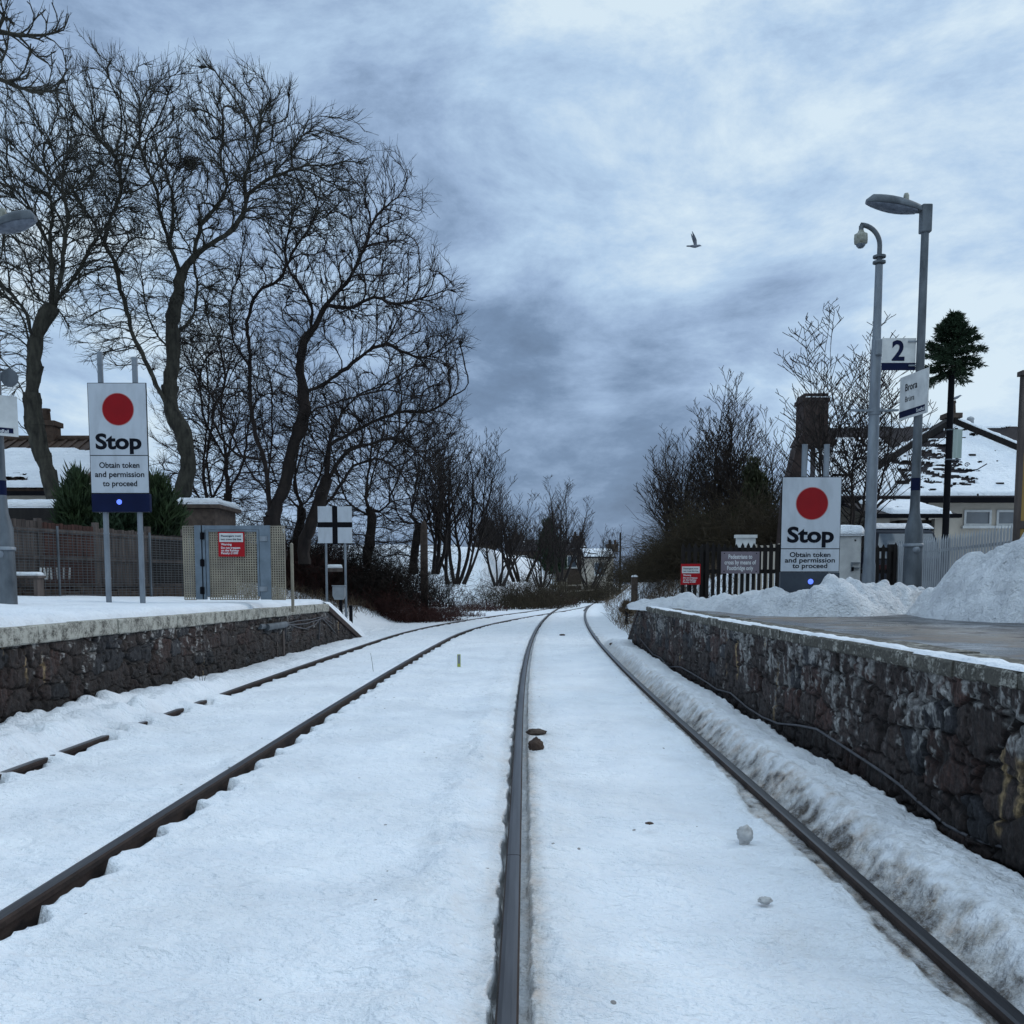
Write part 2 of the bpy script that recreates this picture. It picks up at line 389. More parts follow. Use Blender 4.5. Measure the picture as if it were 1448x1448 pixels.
# ---------------------------------------------------------------- camera, sky, sun
cam = bpy.data.cameras.new('camera'); co_ = bpy.data.objects.new('camera', cam); COL.objects.link(co_)
co_.location = (0, 0, HC); co_.rotation_euler = (R(90)-TH, 0, 0)
cam.sensor_width = 36; cam.lens = 36*F/1448; cam.shift_y = (CY-724)/1448; cam.clip_end = 3000; cam.clip_start = .05
scene.camera = co_
scene.view_settings.view_transform = 'Standard'; scene.view_settings.look = 'None'; scene.view_settings.exposure = 0; scene.view_settings.gamma = 1
w = bpy.data.worlds.new('World'); scene.world = w; w.use_nodes = True
nt = w.node_tree; bg = nt.nodes['Background']; bg.inputs['Strength'].default_value = .1
SUN_EL, SUN_AZ = R(30), R(50)
sky = nt.nodes.new('ShaderNodeTexSky'); sky.sky_type = 'NISHITA'; sky.sun_disc = False; sky.sun_elevation = SUN_EL; sky.sun_rotation = SUN_AZ
tc = nt.nodes.new('ShaderNodeTexCoord'); sep = nt.nodes.new('ShaderNodeSeparateXYZ'); lk(nt, tc.outputs['Generated'], sep.inputs[0])
zz = math_(nt, 'ADD', math_(nt, 'MAXIMUM', sep.outputs[2], 0.0), .30)
cb = nt.nodes.new('ShaderNodeCombineXYZ')
lk(nt, math_(nt, 'DIVIDE', sep.outputs[0], zz), cb.inputs[0]); lk(nt, math_(nt, 'DIVIDE', sep.outputs[1], zz), cb.inputs[1])
def wn(scale, detail, rough, off, dist=0, st=(1, 1, 1)):
    mp = nt.nodes.new('ShaderNodeMapping'); mp.inputs['Location'].default_value = off; mp.inputs['Scale'].default_value = st
    lk(nt, cb.outputs[0], mp.inputs[0])
    n = nt.nodes.new('ShaderNodeTexNoise'); n.inputs['Scale'].default_value = scale; n.inputs['Detail'].default_value = detail
    n.inputs['Roughness'].default_value = rough; n.inputs['Distortion'].default_value = dist
    lk(nt, mp.outputs[0], n.inputs['Vector']); return n.outputs['Fac']
def lobe(u, v, inner, outer):
    d = ray(u, v).normalized()
    dp = nt.nodes.new('ShaderNodeVectorMath'); dp.operation = 'DOT_PRODUCT'; lk(nt, tc.outputs['Generated'], dp.inputs[0]); dp.inputs[1].default_value = d
    mr = nt.nodes.new('ShaderNodeMapRange'); mr.interpolation_type = 'SMOOTHSTEP'
    lk(nt, dp.outputs['Value'], mr.inputs[0]); mr.inputs[1].default_value = math.cos(R(outer)); mr.inputs[2].default_value = math.cos(R(inner))
    return mr.outputs[0]
n1 = wn(1.5, 5, .55, (3.1, 1.7, 0), .25, (1, .9, 1))
def dn(scale, detail, rough, off, st):
    mp = nt.nodes.new('ShaderNodeMapping'); mp.inputs['Location'].default_value = off; mp.inputs['Scale'].default_value = st; lk(nt, tc.outputs['Generated'], mp.inputs[0])
    n = nt.nodes.new('ShaderNodeTexNoise'); n.inputs['Scale'].default_value = scale; n.inputs['Detail'].default_value = detail; n.inputs['Roughness'].default_value = rough; n.inputs['Distortion'].default_value = .25
    lk(nt, mp.outputs[0], n.inputs['Vector']); return n.outputs['Fac']
n2 = math_(nt, 'ADD', math_(nt, 'MULTIPLY', wn(3.6, 9, .58, (7.3, 2.2, 0), .2, (1, .9, 1)), .25), math_(nt, 'MULTIPLY', dn(4.0, 11, .66, (2.2, 5.1, 1.3), (1, 1, 2.1)), .75)); n3 = wn(.45, 3, .5, (1.5, 8.1, 0))
f = math_(nt, 'ADD', math_(nt, 'MULTIPLY', n1, .42), math_(nt, 'MULTIPLY', n2, 1.40))
f = math_(nt, 'SUBTRACT', f, .440)
f = math_(nt, 'ADD', f, math_(nt, 'MULTIPLY', math_(nt, 'SUBTRACT', n3, .5), .12))
f = math_(nt, 'ADD', f, .055)
def lob(u, v, i, o, k):
    global f
    f = math_(nt, 'ADD', f, math_(nt, 'MULTIPLY', lobe(u, v, i, o), k))
lob(1150, 210, 2, 19, .13); lob(860, 130, 1, 12, .07); lob(620, 60, 1, 14, .03); lob(1430, 330, 1, 12, .08); lob(1430, 540, 1, 6, .10)
lob(60, 520, 2, 12, .20); lob(260, 640, 1, 8, .10); lob(930, 120, .5, 5, .05); lob(1010, 300, .5, 5, .06)
lob(820, 650, 3, 10, -.13); lob(1000, 560, 1, 6, -.09); lob(680, 580, 1, 7, -.08); lob(900, 720, 1, 10, -.05); lob(830, 540, 1, 5, -.04); lob(560, 230, 2, 9, -.02); lob(1330, 150, 1, 9, .07); lob(560, 150, 1, 10, .05); lob(820, 420, 2, 8, .05); lob(760, 30, 2, 9, .05); lob(830, 700, .5, 5, .05)
bk = nt.nodes.new('ShaderNodeMapRange'); bk.interpolation_type = 'SMOOTHSTEP'; lk(nt, sep.outputs[1], bk.inputs[0]); bk.inputs[1].default_value = .1; bk.inputs[2].default_value = -.7; bk.inputs[3].default_value = 0; bk.inputs[4].default_value = .20
f = math_(nt, 'ADD', f, bk.outputs[0])   # extra brightness added to the unseen sky behind the viewer, lighting camera-facing sides
cr = ramp(nt, f, [(.20, (.12, .18, .285)), (.38, (.18, .27, .42)), (.54, (.325, .455, .66)), (.68, (.46, .625, .83)), (.84, (.68, .82, .93))])
zen = nt.nodes.new('ShaderNodeMapRange'); zen.interpolation_type = 'SMOOTHSTEP'; lk(nt, sep.outputs[2], zen.inputs[0])
zen.inputs[1].default_value = .49; zen.inputs[2].default_value = .80; zen.inputs[3].default_value = 1.0; zen.inputs[4].default_value = 2.3
sc = nt.nodes.new('ShaderNodeVectorMath'); sc.operation = 'SCALE'; lk(nt, cr.outputs[0], sc.inputs[0])
lk(nt, math_(nt, 'MULTIPLY', zen.outputs[0], 10.0), sc.inputs['Scale'])
tf = nt.nodes.new('ShaderNodeMapRange'); lk(nt, sep.outputs[2], tf.inputs[0]); tf.inputs[1].default_value = .45; tf.inputs[2].default_value = .8
tm = nt.nodes.new('ShaderNodeVectorMath'); tm.operation = 'MULTIPLY'; lk(nt, sc.outputs[0], tm.inputs[0]); lk(nt, mixc(nt, tf.outputs[0], (1, 1, 1), (1.10, 1.01, .88)), tm.inputs[1])
mx = mixc(nt, .04, tm.outputs[0], sky.outputs[0]); lk(nt, mx, bg.inputs['Color'])
sl = bpy.data.lights.new('sun', 'SUN'); sl.energy = .9; sl.angle = R(12); sl.color = (1, .96, .9)
so = bpy.data.objects.new('sun', sl); COL.objects.link(so); so.location = (10, 10, 30)
so.rotation_euler = (R(90)-SUN_EL, 0, -SUN_AZ+R(180))
# ---------------------------------------------------------------- left siding offset and ground height
def sidoff(Y):    # centre offset of the left track from the right one
    Y = np.asarray(Y, dtype=float)
    return np.where(Y < 24, 1, np.where(Y < 62, .5+.5*np.cos(np.pi*np.clip((Y-24)/38, 0, 1)), 0))
def t_l1(Y): return -1.97*sidoff(Y)-.0*(1-sidoff(Y))+ (1-sidoff(Y))*1.43
def t_l2(Y): return -3.475*sidoff(Y)
TW_R, TW_L = 2.27, -4.25
def ground_h(Y, t, full=True):
    Y, t = np.broadcast_arrays(np.asarray(Y, float), np.asarray(t, float))
    fade = np.clip(1.6-Y/70, .1, 1)
    inn = sstep((t+4.6)/.4)*sstep((2.6-t)/.3)
    z = np.full(Y.shape, -.012)
    # soft wind and melt relief
    wx_ = t+.35*perlin(t*1.1, Y*1.1, 4.); wy_ = Y+.25*perlin(t*1.6, Y*1.3, 8.)
    z = z+.018*fbm(t*.9, Y*.6, 1.3, 3)+.022*fbm(wx_*1.9, wy_*2.9, 5.1, 3)*fade+.030*(.25-np.abs(perlin(wx_*1.2, wy_*3.2, 9.)))*fade+.014*(.2-np.abs(perlin(wx_*2.9, wy_*5.5, 19.)))*fade
    z = z+.0055*fbm(t*9, Y*9, 2.1, 3, .5)*fade-.008
    foot = clumps(t+.1*perlin(t*3, Y*3), Y, .34, 5)*sstep((fbm(t*.7, Y*.35, 6., 2)+.02)/.15)*fade; z = z-.014*foot
    # spoil ridge left of the middle rail
    rg = np.exp(-((t+.30+.06*perlin(Y*.9, 2.2))/.13)**2)
    z = z+rg*(.030+.035*fbm(t*7, Y*6, 3.3, 4, .6)+.012*clumps(t, Y, .12, 3))*np.clip(1.5-Y/18, 0, 1)
    rg2 = np.exp(-((t-.24)/.12)**2); z = z+rg2*.008*(1+fbm(t*6, Y*5, 8.3, 3))
    dirt_shade = rg*.14*(fbm(t*5, Y*3, 1.1, 3)*.9+.25)
    dirt_shade = np.clip(dirt_shade, 0, 1)
    # crusty, broken snow beside every rail
    nr_ = np.maximum.reduce([np.exp(-((t-q)/s)**2) for q, s in ((-.22, .22), (.18, .13), (1.32, .16), (-1.75, .2))])
    z = z+nr_*(.020*fbm(t*12, Y*10, 7.1, 4, .65)+.012*(clumps(t+.03*perlin(t*9, Y*9), Y, .11, 41)-.4))
    dirt_shade = dirt_shade+.10*nr_*np.clip(fbm(t*9, Y*6, 3.7, 3)+.1, 0, 1)
    z = z-.016*clumps(t+.06*perlin(t*5, Y*5), Y+.06*perlin(t*4, Y*6, 3.), .17, 43)*(.35+.65*sstep((fbm(t*.9, Y*.8, 2.8, 2)+.1)/.3))*fade+.004*np.cos(2*np.pi*Y/.64)*((t > .2)*(t < 1.3)+(t < -2.1)*(t > -3.3))
    dirt_shade = dirt_shade+(t > -.6)*(t < 1.5)*(.5*np.clip(fbm(t*2.4, Y*1.7, 12.8, 3)-.26, 0, 1)+.35*np.clip(t-.6, 0, .9)*np.clip(fbm(t*7, Y*5, 13.8, 4)-.10, 0, 1))*np.clip(1.3-Y/16, 0, 1)
    # middle rail
    jag = perlin(Y*9, 3.7)*.5+.5
    slp = .5+.5*np.cos(2*np.pi*Y/.62+1.2*perlin(Y*.7, 1.))
    d = -t
    gap = .040+.030*np.clip(slp*1.5-.35, 0, 1)*jag+.010*jag
    m = ((d > 0) & (d < gap)); mt = sstep((gap-d)/.012+.5)*(d > -.02)*(d < .2)
    z = z-(.085)*mt
    d = t
    g2 = .062+.022*jag
    mt = sstep((g2-d)/.014+.5)*(d > 0)*(d < .2); z = z-.05*mt
    # middle rail: the snow must lie under the running surface
    nr = sstep((.055-np.abs(t))/.02); z = np.minimum(z, -.03*nr+.05*(1-nr))
    dirt_shade = dirt_shade+.55*np.exp(-((t-.085)/.05)**2)*np.clip(1.3-Y/26, .15, 1)+.30*np.exp(-((t+.075)/.05)**2)*np.clip(1.3-Y/26, .1, 1)+.10*np.exp(-((t-.2)/.14)**2)
    # right rail
    d = 1.505-t
    near = np.clip((6.5-Y)/3, 0, 1)
    sl_ = .040+.035*(.5+.5*perlin(Y*1.6, 6.1))+.03*jag+near*.05*(.6+.6*perlin(Y*2.3, 4.4))+.07*np.exp(-((Y-5.9)/.5)**2)
    mt = sstep((sl_-d)/.03+.5)*(d > -.02)*(d < .5)
    z = z*(1-mt)+mt*(-.045+.016*fbm(t*20, Y*20, 1.7, 3)); dirt_shade = dirt_shade+mt*(.72+.5*fbm(t*16, Y*9, 2.7, 3))*np.clip(1.2-Y/20, .2, 1)
    dirt_shade = dirt_shade+.25*np.exp(-((d-sl_)/.06)**2)*np.clip(1.2-Y/18, .1, 1)*(fbm(t*4, Y*2.2, 4.4, 2)+.5)
    d = t-1.505
    fl = .072+.022*jag
    edgeR = TW_R-.10+.07*fbm(Y*1.1, 3.3, 0, 3)+.035*perlin(Y*5.5, 1.9)+.03*np.clip((7-Y)/3, 0, 1)
    wid = TW_R-1.505
    crest = .085+.030*perlin(Y*.8, 5.5)
    up = sstep((d-fl)/.22)
    berm = -.085+(crest+.085)*up-.055*sstep((d-.36)/.35)+.030*fbm(t*4, Y*2.6, 7.7, 4, .6)*up+.026*fbm(t*13, Y*10, 2.7, 4, .65)*up+.012*clumps(t+.05*perlin(Y*6, t*6), Y, .16, 7)*up+.010*clumps(t, Y, .06, 9)*up-.01
    k = sstep((d-.03)/.01)*sstep((24.5-Y)/2.5)
    z = z*(1-k)+berm*k
    k2 = sstep((t-edgeR)/.05)*sstep((23-Y)/1.5)*(t < 2.6)
    z = z*(1-k2)+(-.34)*k2
    z = np.where((d > 0) & (d < .05) & (Y > 24), np.minimum(z, -.04), z)
    flank = np.exp(-((d-.10)/.10)**2)*(d > 0); dirt_shade = dirt_shade+1.1*sstep((.085-d)/.03)*(d > 0)*np.clip(1.5-Y/30, .3, 1)  # flangeway groove coloured dark: grime plus a painted-in shadow beside the rail
    dirt_shade = dirt_shade+(flank*(.72+.7*fbm(t*9, Y*7, 6.6, 4))+1.1*np.exp(-((d-.22)/.11)**2)*(d > 0)*np.clip(fbm(t*16, Y*9, 16.6, 4)+.28, 0, 1)+.25*sstep((d-.1)/.1)*k*np.clip(fbm(t*14, Y*9, 26.6, 4)-.05, 0, 1))*np.clip(1.35-Y/24, .12, 1)+.16*sstep((d-.2)/.1)*np.clip(fbm(t*2.5, Y*1.6, 9.6, 3)+.25, 0, 1)*k
    # left rails
    for k_, tf, amp in ((1, t_l1, 1.0), (2, t_l2, .55)):
        tr = tf(Y); d = t-tr
        s1 = np.mod(Y/.66+.25*perlin(Y*.6, 4.2+k_), 1.0)
        sc_ = np.where(s1 < .78, (s1/.78)**1.3, (1-s1)/.22)
        e = (.045+.105*sc_*amp+.02*jag)*np.clip(1.35-Y/45, .35, 1)
        dd = .115*np.clip(1.3-Y/50, .3, 1)
        mt = sstep((e-d)/.022+.5)*(d > -.005)*(d < .45)
        low = -.012-dd+.02*perlin(t*14, Y*9, 2.2)
        vis = 1.0
        if k_ == 2:
            vis = np.where(Y > 11.6, 1.0, sstep((fbm(Y*1.7, 8.8, 0, 3)+.17)/.08))
        z = z*(1-mt*vis)+low*mt*vis
        z = np.where((np.abs(d) < .055) & (Y < 60), np.where(vis > .3, np.minimum(z, -.022), z), z)
        if k_ == 2:
            cov = (1-vis)*np.exp(-(d/.20)**2)*(Y < 11.6)
            z = z+cov*(.065+.04*fbm(t*5, Y*5, 2.2, 3))
        lft = np.exp(-((d+.10)/.07)**2); z = z+lft*.012*(1+perlin(Y*2, 1.1))
        dirt_shade = dirt_shade+.25*mt*vis
    # shovelled lumps between the outer rail and the left platform
    u_ = sstep((-3.50-t)/.25)*(t > -4.7)
    nearL = np.clip((15-Y)/5, 0, 1)
    lump = .03+.07*nearL+(.05+.07*nearL)*np.maximum(fbm(t*2.6, Y*2.2, 1.9, 4)+.15, 0)+(.02+.09*nearL)*clumps(t+.08*perlin(t*4, Y*4), Y, .30, 11)+(.008+.035*nearL)*clumps(t, Y, .11, 13)
    z = z+u_*lump*sstep((25-Y)/3)
    # near-edge gap before the left wall
    k2 = sstep((TW_L+.03+.05*fbm(Y*1.5, 7.1, 0, 2)-t)/.05)*sstep((24-Y)/1.5)*(t > -4.7)
    z = z*(1-k2)+(-.15)*k2
    if not full: return z, dirt_shade
    # ---- the land to either side
    rgh = .10*fbm(t*.5, Y*.5, 3.9, 4)+.04*fbm(t*2.2, Y*2.2, 5.9, 3)
    # left
    hL = np.where(t < -4.5, .55*sstep((-4.6-t)/1.6)+.75*sstep((-6.0-t)/3.5), 0)
    farL = sstep((Y-22.5)/3.5)
    platL = np.where(t < -4.6, -.25+1.33*sstep((-8.4-t)/.5), 0)
    hl = hL*farL*(1-.85*sstep((Y-44)/9))+platL*(1-farL)
    hill = 3.3*sstep((-t-2.6)/1.7)*sstep((Y-50)/8)*(1-.75*sstep((Y-85)/40))
    z = np.where(t < -4.5, z*.2+hl+hill+rgh*(farL*.8+.2*(t < -9)), z+hill)
    # right
    farR = sstep((Y-21.5)/4)
    hR = 1.55*sstep((t-1.95)/3.0)*(1-.35*sstep((t-7)/5))
    platR = np.where(t > 2.55, -.25+1.12*sstep((t-9.2)/.5), 0)
    z = np.where(t > 1.7, z*(1-sstep((t-2.2)/.5)*.0)+hR*farR+platR*(1-farR)+rgh*farR*sstep((t-2.3)/1), z)
    z = np.where((t > 1.7) & (Y > 60), z+.5*sstep((t-3)/6), z)
    return z, np.clip(dirt_shade, 0, 1.2)
rows = list(np.arange(-8, 2.2, .3)); y_ = 2.2
while y_ < 150: rows.append(y_); y_ += max(.016, .0062*y_) if y_ < 60 else .02*y_
while y_ < 900: rows.append(y_); y_ *= 1.08
rows = np.array(rows)
cols = []
def seg(a, b, st): 
    n = max(1, int(round((b-a)/st))); cols.extend(list(a+(b-a)*np.arange(n)/n))
for x in (-500, -300, -200, -130, -90, -60, -40, -30, -24, -20, -17, -15, -13.5): cols.append(x)
seg(-12.5, -8.6, .25); seg(-8.6, -4.7, .18); seg(-4.7, -4.0, .035); seg(-4.0, -3.65, .04); seg(-3.65, -3.2, .02); seg(-3.2, -2.2, .05); seg(-2.2, -1.65, .018)
seg(-1.65, -.5, .04); seg(-.5, -.14, .024); seg(-.14, .14, .0085); seg(.14, .4, .026); seg(.4, 1.2, .036); seg(1.2, 1.40, .02); seg(1.40, 1.62, .0085); seg(1.62, 1.9, .016); seg(1.9, 2.45, .024)
seg(2.45, 6, .15); seg(6, 12, .3)
for x in (12, 14, 17, 20, 24, 30, 40, 60, 90, 130, 200, 300, 500): cols.append(x)
cols = np.array(cols)
YY, TT = np.meshgrid(rows, cols, indexing='ij')
Z, D = ground_h(YY, TT)
X_, Y_ = TRn(YY, TT)
far = np.abs(TT) > 70
X_ = np.where(far, X_, X_)
sp = sstep((4-np.abs(TT))/2)*.9+.1
g = npmesh('snow_ground', np.c_[X_.ravel(), Y_.ravel(), Z.ravel()], gridq(len(rows), len(cols)), M['snow'], None, True, {'dirt_shade': D.ravel(), 'speck': sp.ravel()})
tag(g, kind='structure')
# ---------------------------------------------------------------- rails
prof = [(-.035, -.012), (-.028, -.002), (-.014, 0), (.014, 0), (.028, -.002), (.035, -.012), (.034, -.036), (.010, -.046), (.009, -.125), (.070, -.140), (.070, -.152), (-.070, -.152), (-.070, -.140), (-.009, -.125), (-.010, -.046), (-.034, -.036)]
def rail(mb, tf, y0, y1, dz=0):
    y = y0; ys = []
    while y < y1: ys.append(y); y += max(.15, .02*abs(y))
    ys.append(y1)
    ys = np.array(ys); n = len(prof); vs = []
    for px, pz in prof:
        x, yy = TRn(ys, tf(ys)+px); vs.append(np.stack([x, yy, np.full(len(ys), pz+dz)], -1))
    vs = np.stack(vs, 1).reshape(-1, 3); fs = []; mi = []
    for k in range(len(ys)-1):
        for i in range(n):
            j = (i+1) % n; fs.append((k*n+i, (k+1)*n+i, (k+1)*n+j, k*n+j)); mi.append(0 if i in (1, 2, 3) else 1)
    o = len(mb.v); mb.v += [tuple(v) for v in vs]; mb.f += [tuple(a+o for a in f) for f in fs]; mb.mi += mi; mb.sm += [False]*len(fs)
    mb.add(vs[:n], [tuple(range(n))], 1); mb.add(vs[-n:], [tuple(range(n))[::-1]], 1)
tk = thing('railway_track', TR(6, .75), 'curving pair of dark steel rails running beside the right platform to the bend', 'railway track')
mb = MB(); c0 = lambda Y: 0*np.asarray(Y, float)
rail(mb, c0, -6, 4.72); rail(mb, c0, 4.728, 170)
for zz_ in (-1, 1):   # fishplates bolted over the joint
    a = TR(4.42, zz_*.020, -.083); b = TR(5.02, zz_*.020, -.083); mb.beam(a, b, .02, .07, 1)
tag(mb.build('rail', [M['railtop'], M['railside']], tk), 'middle rail standing clear of the snow with a joint gap')
mb = MB(); rail(mb, lambda Y: 1.505+0*np.asarray(Y, float), -6, 170)
tag(mb.build('rail', [M['railtop2'], M['railside']], tk), 'rail sunk in dirty brown slush below the platform wall')
mb = MB(); rail(mb, lambda Y: 1.41+0*np.asarray(Y, float), 49, 60, -.005)
mb.build('check_rail', [M['railtop'], M['railside']], tk)
tk2 = thing('railway_track', TR(6, -2.7), 'left pair of rails, half buried in snow, joining the other track at the bend', 'railway track')
mb = MB(); rail(mb, t_l1, -6, 62)
tag(mb.build('rail', [M['railtop'], M['railside']], tk2), 'rail with scalloped snow melted back from its dark side')
mb = MB(); rail(mb, t_l2, -6, 72, .004)
tag(mb.build('rail', [M['railtop'], M['railside']], tk2), 'outer rail, patchily buried by shovelled snow')
# ---------------------------------------------------------------- platforms
def stone_wall(name, parent, tw, side, Ys, ztop, zlow, seed, cw=.42, ch=.19):
    """rubble wall face; side -1 faces the track from the right, +1 from the left; ztop(Y) is the underside of the coping"""
    rr = np.random.default_rng(seed); Ys = np.array(Ys); nz = 100
    zz = np.linspace(0, 1, nz)
    YY, ZZ = np.meshgrid(Ys, zz, indexing='ij')
    top = ztop(YY); Zw = zlow+(np.maximum(top, zlow+.01)-zlow)*ZZ
    wx = YY+.07*fbm(YY*2.2, Zw*4, seed, 4, .6)+.02*fbm(YY*11, Zw*11, seed, 3); wz = Zw+.06*fbm(YY*1.6, Zw*2.2, seed+5, 4)+.018*fbm(YY*10, Zw*9, seed+6, 3)
    row = np.floor(wz/ch).astype(int); best = np.full(YY.shape, 9.); sec = np.full(YY.shape, 9.); idb = np.zeros(YY.shape, int)
    tab = rr.random((4096, 4))
    for dr in (-1, 0, 1):
        r_ = row+dr; cx = wx/cw+.37*r_; ci = np.floor(cx).astype(int)
        for dc in (-2, -1, 0, 1, 2):
            c_ = ci+dc; h = (r_*131+c_*977+seed*71) & 4095
            px = (c_+.5+(tab[h, 0]-.5)*.85-.37*r_)*cw; pz = (r_+.5+(tab[h, 1]-.5)*.55)*ch
            ax = np.abs(wx-px)/cw; az = np.abs(wz-pz)/ch
            d = (ax**2.6+az**2.6)**(1/2.6)*(.8+.5*tab[h, 3])
            upd = d < best; sec = np.where(upd, best, np.minimum(sec, d)); idb = np.where(upd, h, idb); best = np.minimum(best, d)
    e = sstep((sec-best)/(.05+.07*tab[idb, 3]))
    tone = tab[idb, 2]; bulge = tab[idb, 1]
    crk = sstep((.055-np.abs(perlin(YY*4.5+.5*perlin(YY*9, Zw*7), Zw*1.5, seed+.5)))/.05); crk2 = sstep((.05-np.abs(perlin(YY*2.1+.2*perlin(YY*7, Zw*9), Zw*6, seed+3.5)))/.05)*.7; crk = np.maximum(crk, crk2)
    hgt = e*(.022+.022*bulge)+.034*fbm(YY*7, Zw*5, seed, 5, .68)+.018*fbm(YY*26, Zw*12, seed+3, 3)-.030*crk
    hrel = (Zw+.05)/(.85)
    base = np.stack([.040+.030*tone, .029+.021*tone, .026+.019*tone], -1)
    red = (tab[idb, 0] > .72)[..., None]
    base = np.where(red, base*np.array([1.15, .88, .82]), base)
    grey = (tab[idb, 3] > .8)[..., None]; base = np.where(grey, np.array([.048, .048, .055])*(.7+.5*tone[..., None]), base)
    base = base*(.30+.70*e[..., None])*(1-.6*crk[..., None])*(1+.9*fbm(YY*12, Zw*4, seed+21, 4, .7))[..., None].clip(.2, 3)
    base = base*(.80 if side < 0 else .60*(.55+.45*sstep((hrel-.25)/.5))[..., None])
    # colour darkens towards the foot; pale lime and lichen blooms on the upper courses
    low_dark = sstep((.42-hrel+.18*fbm(YY*1.1, Zw*1.5, 4.4, 3))/.4)[..., None]; base = base*(1-.55*low_dark)
    lic = 1.25*fbm(YY*9, Zw*6, seed+8, 5, .68)+.55*fbm(YY*1.4, Zw*1.2, seed+2, 2)+.62*(hrel-.84)+.18*(tone-.5)
    lic = sstep((lic-(.08 if side < 0 else .20))/.10)*(.3+.7*e)*(1-.7*crk)*.9; li = (.22+.28*(fbm(YY*20, Zw*20, 1.1, 3)*.5+.5))[..., None]*np.array([1., .99, .95])
    base = base*(1-.85*lic[..., None])+li*.85*lic[..., None]
    runs = fbm(YY*8.5, Zw*.55, seed+31, 3); rs_ = sstep((runs-.26)/.14)*sstep((hrel-.15)/.3)*.55
    base = base*(1-rs_[..., None]*.8)+np.array([.12, .115, .115])*rs_[..., None]*.8
    och = sstep((fbm(YY*7.5, Zw*.35, seed+77, 2)-.47)/.05)*sstep((fbm(YY*1.2, Zw*2.2, seed+55, 2)+.12)/.15)
    for y0, w0, z0, z1 in ((4.66, .018, .1, .55), (4.50, .03, .22, .52), (8.9, .012, .05, .62), (11.2, .015, .25, .7)) if side < 0 else ():
        och = np.maximum(och, np.exp(-((YY-y0-.03*fbm(Zw*6, 1., y0, 2))/w0)**2)*sstep((Zw-z0)/.05)*sstep((z1-Zw)/.05)*sstep((fbm(YY*15, Zw*9, 7, 2)+.5)/.3))
    base = base*(1-och[..., None])+np.array([.33, .235, .12])*och[..., None]
    x, y = TRn(YY, tw+side*hgt)
    q = gridq(len(Ys), nz)
    q = q if side < 0 else q[:, ::-1]
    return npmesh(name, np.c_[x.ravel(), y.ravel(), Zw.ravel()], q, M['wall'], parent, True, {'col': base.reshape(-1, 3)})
def zR(Y): return .905-.0032*np.asarray(Y, float)
def zL(Y): return .955-.0048*np.asarray(Y, float)
def endR(Y): return zR(Y)-sstep(0)*0-np.clip((Y-21.0)/3.2, 0, 1)*.93
def endL(Y): return zL(Y)-np.clip((Y-21.2)/3.8, 0, 1)*.86
def yrow(a, b, k, mn): 
    r = [a]
    while r[-1] < b: r.append(r[-1]+max(mn, k*abs(r[-1])))
    r[-1] = b; return np.array(r)
def coping(name, parent, mat, tw, side, zf, y0, y1, L, th, dep, over, seed):
    mb = MB(); r_ = random.Random(seed); y = y0
    while y < y1-.05:
        l = L*r_.uniform(.86, 1.14); e = min(y+l, y1); gap = r_.uniform(.004, .012); dz = r_.uniform(-.006, .004); do = r_.uniform(-.010, .008)
        n = 7; vs = []
        for i in range(n):
            yy = y+gap+(e-gap-y)*i/(n-1); zt = float(zf(yy))+dz
            o_ = over+do+.004*math.sin(yy*23); c = .012+.006*math.sin(yy*31+1)
            if i in (0, n-1): o_ -= .008
            for tt, z in ((o_-c, 0), (o_, -c), (o_+.003*math.sin(yy*40), -th+c), (o_-c*.8, -th), (-dep, -th), (-dep, 0)):
                vs.append(TR(yy, tw+side*tt, zt+z))
        fs = []
        for i in range(n-1):
            for k in range(6):
                a, b = i*6+k, i*6+(k+1) % 6; f_ = (a, a+6, b+6, b); fs.append(f_ if side > 0 else f_[::-1])
        fs.append(tuple(range(6))); fs.append(tuple(range((n-1)*6, n*6))[::-1])
        mb.add(vs, fs); y = e
    return mb.build(name, mat, parent)
def strip(mb, Ya, Yb, ta, tb, zf, st=.5, dz=0):
    ys = np.arange(Ya, Yb+1e-6, (Yb-Ya)/max(1, round((Yb-Ya)/st))); vs = []
    for y in ys: vs += [TR(y, ta, float(zf(y))+dz), TR(y, tb, float(zf(y))+dz)]
    mb.add(vs, [(2*i, 2*i+1, 2*i+3, 2*i+2) for i in range(len(ys)-1)])
platR = thing('station_platform', TR(8, 5), 'right station platform with dark stone wall and wet, gritted, partly cleared surface', 'platform')
stone_wall('retaining_wall', platR, TW_R, -1, yrow(-6, 0, .0, .25)[:-1].tolist()+yrow(0, 2.8, .0, .03)[:-1].tolist()+yrow(2.8, 24.2, .0027, .009).tolist(), lambda Y: endR(Y)-.084, -.42, 5, .46, .215)
coping('coping', platR, M['copR'], TW_R, -1, zR, -6, 21.1, .62, .088, .34, .055, 4)
def deck(name, parent, t0, t1, y0, y1, zf, nt_, mat, ramp_end):
    ys = np.arange(y0, y1+.01, .25); ts = np.linspace(t0, t1, nt_)
    A, B = np.meshgrid(ys, ts, indexing='ij'); z = zf(A)+.010*np.abs(B-t0)*(1 if t1 > t0 else .6)-.012+.004*fbm(A*2, B*2, 1.1, 3)
    x, y = TRn(A, B); q = gridq(len(ys), nt_); q = q if t1 > t0 else q[:, ::-1]
    return npmesh(name, np.c_[x.ravel(), y.ravel(), z.ravel()], q[:, ::-1] if False else q, mat, parent, True)
deck('surface', platR, TW_R+.28, 9.6, -6, 21.2, zR, 40, M['deck'], 0)
